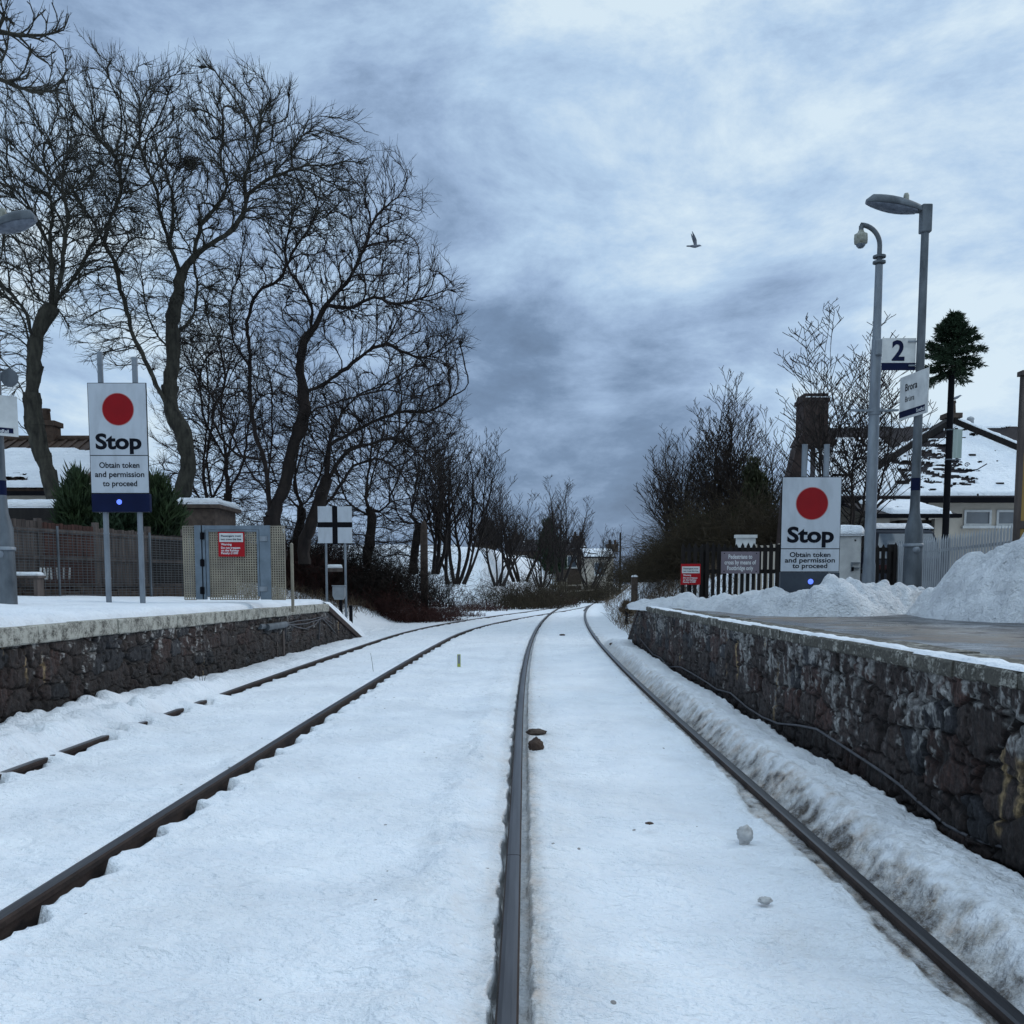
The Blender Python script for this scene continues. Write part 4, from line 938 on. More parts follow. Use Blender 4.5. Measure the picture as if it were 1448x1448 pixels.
def snow_cap(name, x0, x1, y0, y1, z, h, seed=1, parent=None, label=None, over=.03, r=.09):
    nx, ny = 26, 14; u = np.linspace(0, 1, nx); v = np.linspace(0, 1, ny); A, B = np.meshgrid(u, v, indexing='ij')
    ex = np.minimum(A, 1-A)*(x1-x0+2*over); ey = np.minimum(B, 1-B)*(y1-y0+2*over); e = np.minimum(ex, ey)
    k = np.sqrt(np.clip(1-(1-np.clip(e/r, 0, 1))**2, 0, 1))
    X = x0-over+A*(x1-x0+2*over); Yq = y0-over+B*(y1-y0+2*over)
    zz = z+h*(.12+.88*k)*(1+.14*fbm(X*4, Yq*4, seed, 3))
    V = np.c_[X.ravel(), Yq.ravel(), zz.ravel()]; n = len(V); V2 = V.copy(); V2[:, 2] = z-.004
    Q = gridq(nx, ny)[:, ::-1]; Q2 = gridq(nx, ny)+n
    idx = [(i*ny, (i+1)*ny) for i in range(nx-1)]; S = []
    for i in range(nx-1): S += [(i*ny, (i+1)*ny, (i+1)*ny+n, i*ny+n), ((i+1)*ny+ny-1, i*ny+ny-1, i*ny+ny-1+n, (i+1)*ny+ny-1+n)]
    for j in range(ny-1): S += [(j+1, j, j+n, j+1+n), ((nx-1)*ny+j, (nx-1)*ny+j+1, (nx-1)*ny+j+1+n, (nx-1)*ny+j+n)]
    return npmesh(name, np.r_[V, V2], np.r_[Q, Q2, np.array(S)], M['snow2'], parent, True)
snow_cap('snow_cap', a.x, b.x, Y, Y+.4, a.z, .16, 3, t, over=.05)
# ---------------------------------------------------------------- dark picket fence, its sign, pale things behind
Yp = 20.7
t = thing('picket_fence', P(1110, 840, Yp), 'low black picket fence with pointed pales running behind the right stop sign', 'fence')
mb = MB(); k = 0; x = P(966, 800, Yp).x; xe_ = P(1266, 800, Yp).x; zt = P(1100, 768, Yp).z
rr = random.Random(5)
mb2 = MB()
while x < xe_:
    h = zt+rr.uniform(-.03, .02); wv = .07; mb.rings([[Vector((x-wv/2, Yp, z)), Vector((x+wv/2, Yp, z)), Vector((x+wv/2, Yp+.02, z)), Vector((x-wv/2, Yp+.02, z))] for z in (.6, h-.07)], 0, False)
    mb.add([(x-wv/2, Yp, h-.07), (x+wv/2, Yp, h-.07), (x, Yp, h), (x-wv/2, Yp+.02, h-.07), (x+wv/2, Yp+.02, h-.07), (x, Yp+.02, h)], [(0, 1, 2), (5, 4, 3), (0, 2, 5, 3), (1, 4, 5, 2)]); x += .118+rr.uniform(-.006, .006)
mb.build('pales', [M['blackwood']], t)
for v in (777, 808):
    z = P(1100, v, Yp).z; mb = MB(); mb.bbox(P(966, 800, Yp).x, xe_, Yp+.021, Yp+.06, z-.04, z+.04); mb.build('rail', [M['blackwood']], t)
for u in (998, 1104, 1262):
    x = P(u, 800, Yp).x; mb = MB(); mb.bbox(x-.06, x+.06, Yp+.061, Yp+.16, .5, zt-.02); mb.build('post', [M['blackwood']], t)
Y = Yp-.06; a = P(1020, 780, Y); b = P(1073.5, 811, Y); t = thing('footbridge_sign', ((a.x+b.x)/2, Y, b.z), 'grey mauve notice in white letters fixed to the black picket fence', 'notice')
mb = MB(); panel(mb, a.x, b.x, b.z, a.z, Y, .02, 0); W = b.x-a.x; H = a.z-b.z; cx = (a.x+b.x)/2
for i, (s, w_) in enumerate((('Pedestrians to', .62), ('cross by means of', .82), ('Footbridge only', .68))): text(mb, s, cx, b.z+H*(.77-.26*i), Y-.003, width=W*w_, size=W*.155, mi=1, bold=.02)
for sx in (.08, .92):
    for sz in (.1, .92): mb.disc((a.x+W*sx, Y-.004, b.z+H*sz), .012, .003, 2, 10)
mb.build('sign_board', [M['mauve'], M['textw'], M['black']], t)
t = thing('white_fence', P(1075, 850, 22.3), 'pale boarded fence with a corniced white gatepost glimpsed through the black pickets', 'fence')
mb = MB(); Y = 22.3; x = P(1040, 800, Y).x; z = P(1060, 770, Y).z
while x < P(1108, 800, Y).x: mb.bbox(x, x+.07, Y, Y+.02, .8, z+.02*math.sin(x*9)); x += .13
mb.build('boards', [M['cream']], t)
mb = MB(); a = P(1040, 762, Y); b = P(1067, 762, Y); mb.bbox(a.x, b.x, Y-.1, Y-.03, P(1, 776, Y).z, P(1, 761, Y).z); mb.bbox(a.x-.03, b.x+.03, Y-.13, Y, P(1, 761, Y).z+.001, P(1, 756.5, Y).z); mb.bbox(a.x+.08, b.x-.08, Y-.09, Y-.04, .8, P(1, 776, Y).z-.001); mb.build('gatepost', [M['whitepaint']], t)
# ---------------------------------------------------------------- pale palisade fence on the right
A0 = P(1263, 770, 21.2); A1 = P(1446, 741, 14.1)
t = thing('palisade_fence', (A0.x, A0.y, .9), 'pale grey steel palisade fence slanting up to the right behind the big snow heap', 'fence')
mb = MB(); L = (A1-A0).length; dv = (A1-A0); dv.z = 0; dv.normalize(); n = int(L/.135); q = dv.to_track_quat('X', 'Z').to_matrix()
ext = 14
for i in range(-2, n+ext):
    p = Vector((A0.x, A0.y, 0))+dv*(i*.135); h = 2.11+.012*math.sin(i*2.7)
    w = .045; vs = []
    for z, ww in ((.7, w), (h-.10, w), (h, .006)):
        for s, o in ((-1, 0), (-.45, -.018), (.45, -.018), (1, 0)): vs.append(p+dv*(s*ww*.5*1.5)+Vector((dv.y, -dv.x, 0))*(-o if ww > .01 else 0)+Vector((0, 0, z)))
    mb.add(vs, [(k*4+j, k*4+j+1, k*4+5+j, k*4+4+j) for k in range(2) for j in range(3)])
mb.build('pales', [M['palisade']], t)
for z in (1.15, 1.85):
    mb = MB(); a = Vector((A0.x, A0.y, z))-dv*.3; b = a+dv*((n+ext)*.135+.3); off = Vector((dv.y, -dv.x, 0))*-.03
    mb.beam(a+off, b+off, .02, .05); mb.build('rail', [M['palisade']], t)
# ---------------------------------------------------------------- amber timber screen at the right edge
t = thing('footbridge_screen', P(1470, 800, 13.6), 'tall amber boarded screen between dark posts, cut by the right picture edge', 'screen')
Y = 13.6; x0 = P(1436.8, 740, Y).x; zt = P(1440, 531, Y).z
for xx in (x0, x0+1.15, x0+2.3):
    mb = MB(); mb.bbox(xx, xx+.05, Y-.02, Y+.08, .9, zt); mb.build('post', [M['oldwood']], t)
mb = MB(); mb.bbox(x0-.03, x0+2.38, Y-.05, Y+.10, zt, zt+.06); mb.build('top_rail', [M['oldwood']], t)
vs_ = [(531, 634), (634, 742), (742, 800)]
for v in (634, 742):
    z = P(1440, v, Y).z; mb = MB(); mb.bbox(x0+.05, x0+1.15, Y-.01, Y+.05, z-.05, z+.05); mb.bbox(x0+1.2, x0+2.3, Y-.01, Y+.05, z-.05, z+.05); mb.build('rail', [M['oldwood']], t)
zs_ = [zt, P(1440, 634, Y).z, P(1440, 742, Y).z, .92]
for i in range(3):
    for xb in (x0+.05, x0+1.2):
        mb = MB(); x = xb; k = 0
        while x < xb+1.09: mb.bbox(x, x+.088, Y+.005+(.004 if k % 2 else 0), Y+.03, zs_[i+1]+(.052 if i < 2 else 0), zs_[i]-(.052 if i else .002)); x += .0925; k += 1
        mb.build('panel', [M['yellow']], t)
# ---------------------------------------------------------------- fences and things behind the left platform
def pt_fence(u, v, Ya): return P(u, v, Ya)
f0 = P(-60, 790, 16.3); f1 = P(262, 790, 21.6); dv = Vector((f1.x-f0.x, f1.y-f0.y, 0)); L = dv.length; dv.normalize(); nr = Vector((dv.y, -dv.x, 0))
t = thing('slatted_fence', (f0.x, f0.y, 1.0), 'dark weathered timber fence of upright slats behind the left platform', 'fence')
rr = random.Random(9); s_ = 0; zt0 = 2.36; secs = [(0, L*.30, 'oldwood', 0), (L*.30, L*.545, 'redwood', -.03), (L*.545, L*.80, 'oldwood', -.06), (L*.80, L, 'blackwood', -.10)]
for a, b, mt, dz in secs:
    mb = MB(); s = a+.02
    while s < b-.09:
        p = f0+dv*(s+.04); h = zt0+dz+rr.uniform(-.015, .012); mb.beam(Vector((p.x, p.y, .95+.0))+nr*rr.uniform(-.004, .004), Vector((p.x, p.y, 1.0)), .01, .01) if False else None
        q = dv.to_track_quat('X', 'Z').to_matrix(); mb.box((p.x, p.y, (h+.95)/2), (.072, .018, h-.95), 0, q); s += .092
    mb.build('slats', [M[mt]], t)
    p = f0+dv*b+nr*-.02; mb = MB(); mb.box((p.x, p.y, 1.66), (.09, .09, 1.48), 0, q); mb.build('post', [M['oldwood']], t)
for z in (1.25, 1.72, 2.2):
    mb = MB(); a = f0+nr*.024; b = f1+nr*.024; mb.beam((a.x, a.y, z), (b.x, b.y, z), .03, .06); mb.build('rail', [M['oldwood']], t)
# wire mesh in front
t = thing('wire_fence', (f0.x, f0.y, 1.0), 'fine dark wire fence strung in front of the left timber fence', 'fence')
mb = MB(); a = f0+nr*.35; b = f1+nr*.35+dv*.1
for i in range(24): z = 1.08+i*.048; mb.beam((a.x, a.y, z), (b.x, b.y, z+.0), .009, .009)
n = int(L/.11)
for i in range(n): p = a+dv*(i*.11); mb.bbox(p.x-.0035, p.x+.0035, p.y-.0035, p.y+.0035, 1.02, 2.2)
mb.build('wires', [M['wire'] if 'wire' in M else M['cable']], t)
for i in range(5): p = a+dv*(L*(.1+.21*i)); mb = MB(); mb.tube([(p.x, p.y, .95), (p.x, p.y, 2.26)], .022, 8); mb.build('post', [M['galvd']], t)
# low stone wall along the foot, bench with snow, small white slats
mb = MB(); rr = random.Random(3); a = f0+nr*.18; s = 0
while s < L:
    l = rr.uniform(.18, .4); h = rr.uniform(.17, .27); p = a+dv*(s+l/2); mb.box((p.x, p.y, .95+h/2), (l-.015, .2, h), 0, q); s += l
tag(mb.build('low_wall', [M['stoneh']], None, .015), 'low rough stone footing along the bottom of the left fences', 'wall')
p = P(32, 815, 17.0); t = thing('bench', (p.x, p.y, 1.05), 'small dark wooden bench with snow on its seat against the left fence', 'bench')
mb = MB(); mb.bbox(p.x-.32, p.x+.32, p.y-.15, p.y+.15, p.z-.03, p.z+.01); mb.build('seat', [M['oldwood']], t)
for sx in (-.26, .26): mb = MB(); mb.bbox(p.x+sx-.03, p.x+sx+.03, p.y-.12, p.y+.12, .95, p.z-.03); mb.build('leg', [M['oldwood']], t)
snow_cap('snow_cap', p.x-.3, p.x+.3, p.y-.13, p.y+.13, p.z+.012, .06, 4, t, over=.01, r=.06)
g0 = None
for i, u in enumerate((57, 63, 67, 72, 81, 90, 98)):
    p = P(u, 806, 17.4+i*.12); mb = MB(); k = random.Random(i).uniform(-.12, .12); mb.box((p.x, p.y, p.z-.06), (.028, .015, .20), 0, Matrix.Rotation(k, 3, 'Y'))
    tag(mb.build('wooden_peg', [M['whitepaint']]), 'one of a row of short pale pegs leaning at the foot of the left fence', 'peg', 'pale pegs at the foot of the fence')
# ---------------------------------------------------------------- rocks, markers and scraps in the snow
def rock(name, c, r, seed, mat, label, cat, sq=(1, 1, 1), group=None):
    me = bpy.data.meshes.new(name); import bmesh
    bm = bmesh.new(); bmesh.ops.create_icosphere(bm, subdivisions=4, radius=1)
    for v in bm.verts:
        d = v.co.normalized(); n = float(fbm(d.x*1.3+seed, d.y*1.3, d.z*1.3, 4)); a = float(abs(perlin(d.x*2.2+seed, d.y*2.2, d.z*2.2)))
        v.co = Vector((d.x*sq[0], d.y*sq[1], d.z*sq[2]))*(1+.45*n-.25*a)*r
    for f_ in bm.faces: f_.smooth = True
    bm.to_mesh(me); bm.free(); me.materials.append(mat); o = link(name, me); o.location = c
    return tag(o, label, cat, group)
rock('stone', G(758, 1057, 0)+Vector((0, 0, .005)), .075, 2, M['brownrock'], 'reddish brown stone poking from the snow right of the middle rail', 'stone', (.8, .9, 1.0))
rock('stone', G(757, 1036, 0)+Vector((.01, .1, -.01)), .07, 8, M['stoneh'], 'flat grey stone just behind the brown one by the middle rail', 'stone', (1.3, .8, .45))
rock('ice_lump', G(1053, 1184, 0)+Vector((0, 0, .010)), .046, 5, M['ice'], 'dirty grey lump of ice sitting between the two right-hand rails', 'ice lump', (.9, .9, 1.15))
rock('ice_lump', G(1082, 1269, 0)+Vector((0, 0, -.012)), .026, 6, M['ice'], 'small grey ice chip nearer the camera than the large ice lump', 'ice lump', (1.2, .9, .6))
for i, (u, v, l) in enumerate(((795, 898, 'dark clod on the snow between the curving right rails'), (868, 911, 'dark clod beside the rail near the right platform end'), (918, 1165, 'tiny dark scrap on snow left of the right rail, level with the ice lump'))):
    rock('clod', G(u, v, 0)+Vector((0, 0, .004)), (.06, .08, .018)[i], 12+i, M['brownrock'], l, 'clod', (1.3, 1, .4))
Y = G(649, 941, -.01); mb = MB(); mb.bbox(Y.x-.026, Y.x+.026, Y.y-.008, Y.y+.008, -.1, .165); mb.bbox(Y.x-.018, Y.x+.018, Y.y-.0095, Y.y-.0085, .02, .155, 1)
tag(mb.build('marker_stake', [M['markeryel'], M['plastic']]), 'short yellow-green marker stake upright in the snow between the two tracks', 'marker')
Y = G(266, 953, .09); mb = MB(); mb.bbox(Y.x-.028, Y.x+.028, Y.y-.02, Y.y+.02, -.05, P(266, 939, Y.y).z); mb.disc((Y.x, Y.y-.021, P(266, 943, Y.y).z), .008, .001, 1, 8)
tag(mb.build('marker_stake', [M['whitepaint'], M['black']]), 'short white stake in the snow at the foot of the left platform wall', 'marker')
for u, v, l in ((286, 973, 'pair of thin dead stems standing by the snow-buried outer left rail'), (529, 947, 'single faint dead stem in snow between the left rails')):
    p = G(u, v, 0); mb = MB(); n = 3 if u < 300 else 1
    for i in range(n): mb.tube([p+Vector((i*.012-.01, 0, -.05)), p+Vector((i*.03-.03, .01, .12)), p+Vector((i*.05-.05, 0, .25-i*.05))], [.004, .003, .002], 5)
    tag(mb.build('dead_stem', [M['twigb']]), l, 'stem')
# ---------------------------------------------------------------- trees
def tubes_np(name, A, B, ra, rb, mats, parent=None, mi=None):
    """many tapered tubes as one mesh; sides chosen by radius"""
    A, B, ra, rb = map(np.asarray, (A, B, ra, rb)); d = B-A; L = np.linalg.norm(d, axis=1); ok = L > 1e-5
    A, B, ra, rb, d, L = A[ok], B[ok], ra[ok], rb[ok], d[ok], L[ok]; d = d/L[:, None]
    ref = np.where((np.abs(d[:, 2]) > .9)[:, None], np.array([1., 0, 0]), np.array([0, 0, 1.]))
    a = np.cross(d, ref); a /= np.linalg.norm(a, axis=1)[:, None]; b = np.cross(d, a)
    V = []; Q = []; off = 0
    for lo, hi, n in ((0, .012, 3), (.012, .04, 4), (.04, 9, 8)):
        m = (ra >= lo) & (ra < hi)
        if not m.any(): continue
        k = m.sum(); ang = 2*np.pi*np.arange(n)/n; cs = np.cos(ang)[None, :, None]; sn = np.sin(ang)[None, :, None]
        ring = a[m][:, None, :]*cs+b[m][:, None, :]*sn
        r0 = A[m][:, None, :]+ring*ra[m][:, None, None]; r1 = B[m][:, None, :]+ring*rb[m][:, None, None]+d[m][:, None, :]*(rb[m]*.35)[:, None, None]
        V.append(np.concatenate([r0, r1], 1).reshape(-1, 3)); base = off+np.arange(k)[:, None]*2*n; i = np.arange(n); j = (i+1) % n
        Q.append(np.stack([base+i, base+n+i, base+n+j, base+j], -1).reshape(-1, 4)); off += k*2*n
    return npmesh(name, np.concatenate(V), np.concatenate(Q), mats, parent, True)
def catmull(pts, st):
    pts = [np.array(p, float) for p in pts]; out = []
    for i in range(len(pts)-1):
        p0 = pts[max(i-1, 0)]; p1 = pts[i]; p2 = pts[i+1]; p3 = pts[min(i+2, len(pts)-1)]
        n = max(1, int(np.linalg.norm(p2-p1)/st))
        for k in range(n):
            t = k/n; out.append(.5*((2*p1)+(-p0+p2)*t+(2*p0-5*p1+4*p2-p3)*t*t+(-p0+3*p1-3*p2+p3)*t**3))
    out.append(pts[-1]); return out
def px3(u, v, Y): return np.array(P(u, v, Y))
def grow(name, label, limbs, envs, Y0, rbase, natt, D=.34, seed=1, mat='bark', cat='tree', group=None, tips=3, kill=1.35, infl=5, tiplen=.50, tipr=.0052, zflat=1.0, jit=.13, trunkr=.045, maxit=90, up=.10, out=.30):
    """limbs: dicts of pixel polylines [(u,v,dy)], envs: crown ellipses (u,v,ru,rv,dy,depth,weight); branches grow into the crown by space colonisation"""
    r_ = np.random.default_rng(seed); nodes = []; par = []
    def nearest(p):
        return int(np.argmin([np.sum((q-p)**2) for q in nodes]))
    for L in limbs:
        pts = [px3(u, v, Y0+dy) for u, v, dy in L]
        if not nodes: pts = [pts[0]+np.array([0, 0, -.6])]+pts; prev = -1; rs = catmull(pts, D*.8)
        else: k = nearest(pts[0]); prev = k; rs = catmull([nodes[k]]+pts[1:], D*.8)[1:]
        for i, p in enumerate(rs):
            w = 0.05 if i < len(rs)-1 else 0
            nodes.append(np.array(p)+r_.normal(size=3)*w*D*1.2); par.append(prev); prev = len(nodes)-1
    atts = []; W = sum(e[6] for e in envs)
    for u, v, ru, rv, dy, dep, wt in envs:
        n = int(natt*wt/W); q = r_.normal(size=(n, 3)); q /= np.linalg.norm(q, axis=1)[:, None]; q *= (r_.random(n)**(1/2.6))[:, None]
        Yc = Y0+dy; s = Yc/F
        c = px3(u, v, Yc); atts.append(np.c_[c[0]+q[:, 0]*ru*s, c[1]+q[:, 1]*dep, c[2]+q[:, 2]*rv*s])
    att = np.concatenate(atts); cen = att.mean(0)-np.array([0, 0, .55*att[:, 2].std()*2]); rel = att-cen; an = np.arctan2(rel[:, 2], rel[:, 0]); att = cen+rel*(1+.16*perlin(an*2.6, seed*1.7)+.09*perlin(an*7, seed*2.1))[:, None]; N = np.array(nodes); nn = np.zeros(len(att), int); nd_ = np.full(len(att), 1e9)
    def upd(lo):
        nonlocal nn, nd_
        M_ = N[lo:]
        for s in range(0, len(M_), 200):
            d = ((att[:, None, :]-M_[None, s:s+200, :])**2).sum(-1); j = d.argmin(1); dm = d[np.arange(len(att)), j]; u_ = dm < nd_; nn = np.where(u_, j+lo+s, nn); nd_ = np.where(u_, dm, nd_)
    upd(0); ninit = len(N)
    for it in range(maxit):
        act = nd_ < (infl*D)**2
        if not act.any(): 
            if len(att) == 0: break
            act = nd_ <= np.quantile(nd_, .05)
        dirs = att[act]-N[nn[act]]; dirs /= np.linalg.norm(dirs, axis=1)[:, None]+1e-9
        acc = np.zeros((len(N), 3)); np.add.at(acc, nn[act], dirs); idx = np.unique(nn[act])
        dv_ = acc[idx]; pidx = np.array(par)[idx]; pd = np.where(pidx[:, None] >= 0, N[idx]-N[np.maximum(pidx, 0)], np.array([0, 0, 1.])); pd /= np.linalg.norm(pd, axis=1)[:, None]+1e-9
        dv_ /= np.linalg.norm(dv_, axis=1)[:, None]+1e-9; rdl = N[idx]-cen; rdl /= np.linalg.norm(rdl, axis=1)[:, None]+1e-9; dv_ = dv_*.75+.75*pd+out*rdl+r_.normal(size=dv_.shape)*jit+np.array([0, 0, up]); dv_ /= np.linalg.norm(dv_, axis=1)[:, None]+1e-9
        new = N[idx]+dv_*D*r_.uniform(.8, 1.15, (len(idx), 1)); lo = len(N); N = np.r_[N, new]; par += list(idx); upd(lo)
        k = nd_ > (kill*D)**2; att = att[k]; nn = nn[k]; nd_ = nd_[k]
        if len(att) < 5 or len(N) > 26000: break
    par = np.array(par); n = len(N); cnt = np.zeros(n); ch = np.bincount(par[par >= 0], minlength=n)
    leaf = ch == 0; cnt[leaf] = 1
    for i in range(n-1, 0, -1):
        if par[i] >= 0 and par[i] < i: cnt[par[i]] += cnt[i]
    root = cnt[0]; e = math.log(root)/math.log(.44*rbase/.0075); rad = .0075*np.maximum(cnt, 1)**(1/e); rad = rad*(1+1.27*sstep((cnt/root-.22)/.65))*(1+.10*r_.normal(size=n)*(cnt > 40))
    A = []; B = []; ra = []; rb = []
    for i in range(1, n):
        p = par[i]
        if p < 0: continue
        pr = min(rad[p], rad[i]*1.18+.003); A.append(N[p]); B.append(N[i]); ra.append(pr); rb.append(rad[i])
    A, B, ra, rb = map(np.array, (A, B, ra, rb))
    # roughen thin nodes into crooked winter branches, then add twigs
    TA, TB, tra, trb = [], [], [], []
    pd = N-N[np.maximum(par, 0)]; pl = np.linalg.norm(pd, axis=1)[:, None]+1e-9; pd = pd/pl
    cand = np.where(rad < .019)[0]
    for rep in range(tips):
        m = cand[(r_.random(len(cand)) < .75) & (np.arange(len(cand)) >= 0)]
        rm = N[m]-cen; rm /= np.linalg.norm(rm, axis=1)[:, None]; d = pd[m]+.5*rm+r_.normal(size=(len(m), 3))*.42+np.array([0, 0, .22]); d /= np.linalg.norm(d, axis=1)[:, None]
        l = tiplen*r_.uniform(.4, 1.15, (len(m), 1)); s0 = N[m]-pd[m]*D*r_.random((len(m), 1)); s1 = s0+d*l*.5
        d2 = d+r_.normal(size=d.shape)*.20+np.array([0, 0, .12]); d2 /= np.linalg.norm(d2, axis=1)[:, None]; s2 = s1+d2*l*.55
        d3 = d+r_.normal(size=d.shape)*.42; d3 /= np.linalg.norm(d3, axis=1)[:, None]; s3 = s1+d3*l*.42
        o = np.full(len(m), 1.)
        for a_, b_, r0, r1 in ((s0, s1, 1.1, .9), (s1, s2, .9, .5), (s1, s3, .8, .5)): TA.append(a_); TB.append(b_); tra.append(o*tipr*r0); trb.append(o*tipr*r1)
    thick = np.zeros(len(ra), bool); okn = np.zeros(n, bool); okn[0] = True; k_ = 0
    for i in range(1, n):
        p = par[i]
        if p < 0: continue
        if okn[p] and ra[k_] > trunkr: okn[i] = True; thick[k_] = True
        k_ += 1
    t = thing(name, tuple(N[0]+np.array([0, 0, .5])), label, cat, group)
    if thick.any(): tubes_np('trunk', A[thick], B[thick], ra[thick], rb[thick], M[mat], t)
    q = ~thick
    tubes_np('crown', np.concatenate([A[q]]+TA), np.concatenate([B[q]]+TB), np.concatenate([ra[q]]+tra), np.concatenate([rb[q]]+trb), M[mat], t)
    return t, N
G1 = 'tall bare trees behind the left platform'
grow('bare_tree', 'tall bare tree with a leaning trunk crossing the snowy roof behind the left lamp', [
    [(84, 760, 0), (77, 705, 0), (65, 660, 0), (52, 615, 0), (45, 570, 0), (49, 520, 0), (50, 490, 0), (60, 455, .2), (80, 425, .4)],
    [(50, 490, 0), (36, 445, -.5), (15, 415, -1), (-10, 385, -1.2)], [(47, 560, 0), (40, 520, .4), (38, 470, .5), (20, 430, .8), (-15, 400, 1)],
    [(80, 425, .4), (100, 400, .8), (118, 370, 1), (138, 335, .8), (155, 312, .6), (168, 280, .5)], [(75, 432, .4), (86, 395, -.3), (90, 350, -.6), (95, 305, -.8), (88, 265, -1)],
    [(70, 440, .3), (74, 395, .2), (71, 340, .8), (73, 290, 1.2), (62, 230, 1.2)], [(72, 435, .3), (48, 410, 1.2), (42, 380, 1.4), (30, 350, 1.5)], [(40, 585, 0), (20, 530, -.6), (-5, 500, -1)], [(73, 340, .6), (40, 290, .4), (10, 260, .4)], [(45, 700-75, 0), (18, 590, .4), (-20, 570, .5)]],
    [(60, 290, 120, 120, 0, 3.0, 1.0), (20, 400, 70, 80, 0, 2.5, .35), (140, 290, 60, 90, 0, 2.2, .35), (0, 500, 40, 60, 0, 1.5, .15)], 25, .20, 5600, seed=4, group=G1, D=.20, tips=2)
grow('bare_tree', 'largest bare tree, grey-green trunk forking right of the left stop sign, crown reaching highest', [
    [(246, 770, 0), (252, 725, 0), (260, 690, 0), (266, 655, 0), (259, 615, 0), (243, 582, 0)],
    [(243, 582, 0), (222, 545, -.2), (201, 500, -.4), (188, 470, -.5), (177, 430, -.6), (168, 400, -.7), (163, 372, -.7)],
    [(163, 372, -.7), (148, 345, -1), (135, 318, -1.2), (122, 298, -1.3), (105, 278, -1.2), (78, 272, -1)], [(163, 372, -.7), (176, 350, -.4), (190, 336, -.2), (208, 337, 0), (237, 345, .3), (250, 368, .4)],
    [(150, 335, -1), (158, 305, -1.1), (170, 275, -1.2), (168, 235, -1.1), (155, 208, -1), (138, 190, -1)], [(160, 372, -.7), (140, 368, -.9), (115, 372, -1), (95, 380, -1.2), (70, 384, -1.3)],
    [(243, 582, 0), (240, 540, .1), (246, 500, .2), (243, 460, .2), (252, 420, .3), (256, 390, .3), (272, 365, .3), (300, 345, .3), (325, 328, .3), (345, 300, .4), (352, 275, .4), (385, 250, .6), (430, 235, .8)],
    [(256, 395, .3), (242, 350, .1), (228, 310, -.1), (222, 270, -.3), (205, 235, -.4), (197, 195, -.5), (200, 150, -.5), (215, 115, -.5)],
    [(248, 350, .1), (245, 300, .6), (240, 260, .8), (222, 215, 1.0), (215, 180, 1.0)], [(275, 362, .3), (285, 320, .7), (308, 290, .9), (320, 265, 1), (312, 225, 1), (316, 180, 1), (310, 140, .9)],
    [(350, 282, .4), (347, 250, 0), (362, 210, -.2), (370, 160, -.3)], [(243, 470, .2), (263, 460, .5), (275, 440, .8), (278, 395, 1), (268, 350, 1.1)], [(240, 500, .1), (220, 470, .8), (205, 430, 1.1), (200, 390, 1.2)], [(385, 250, .6), (415, 210, .3), (440, 180, .2)], [(240, 540, 0), (290, 500, -.5), (310, 470, -.8)]],
    [(215, 215, 115, 105, -.2, 3.2, 1), (330, 220, 110, 100, .3, 3.0, .95), (430, 255, 80, 85, .6, 2.4, .5), (165, 460, 55, 70, -.3, 1.8, .22), (250, 400, 85, 90, .6, 2.2, .4), (120, 250, 50, 70, -1, 2, .2)], 27, .215, 8800, seed=6, group=G1, D=.20, tips=2)
grow('bare_tree', 'dark many-stemmed bare tree right of the largest one, rising behind the mesh gate', [
    [(392, 775, 0), (384, 735, 0), (380, 700, 0), (374, 650, 0), (360, 610, 0), (354, 560, 0), (353, 500, 0), (349, 455, .1), (365, 415, .2), (395, 395, .3), (412, 360, .4), (432, 330, .4), (455, 290, .6)],
    [(384, 735, 0), (402, 690, .1), (412, 640, .2), (428, 590, .2), (430, 555, .2), (424, 520, .2), (430, 485, .2), (445, 462, .2), (462, 430, .2), (490, 400, .3), (515, 350, .4), (532, 305, .5), (560, 280, .6), (575, 255, .6)],
    [(440, 470, .2), (440, 430, -.3), (420, 400, -.6), (407, 375, -.8), (404, 345, -1), (415, 300, -1.2)], [(430, 560, .2), (455, 545, .6), (490, 520, .8), (520, 498, .9), (545, 486, 1), (575, 500, 1), (600, 505, 1.1), (630, 490, 1.2)],
    [(424, 600, .2), (448, 578, -.4), (500, 562, -.7), (540, 552, -.9), (580, 560, -1), (625, 572, -1.2)], [(380, 700, 0), (350, 660, .5), (325, 610, .8), (300, 560, 1.1), (270, 520, 1.2), (255, 480, 1.3)],
    [(374, 650, 0), (332, 640, .2), (300, 590, .2), (318, 540, .2), (310, 490, .3), (290, 440, .4), (300, 400, .5)], [(354, 520, 0), (330, 480, -.4), (325, 430, -.6), (340, 380, -.8), (345, 340, -.8)], [(462, 430, .2), (495, 435, -.4), (530, 420, -.6), (560, 430, -.8), (600, 420, -.9)], [(383, 700, .3), (383, 640, .8), (384, 560, .9), (382, 535, .9)]],
    [(470, 340, 95, 95, .3, 2.8, .9), (400, 420, 90, 100, 0, 2.6, .7), (555, 430, 90, 85, 0, 2.6, .8), (540, 310, 50, 65, .5, 2, .35), (600, 500, 60, 80, .6, 2.2, .55), (310, 500, 65, 90, .6, 2.2, .4), (360, 560, 60, 70, 0, 2, .3)], 30, .235, 8800, seed=9, mat='barkd', group=G1, D=.22, tips=2)
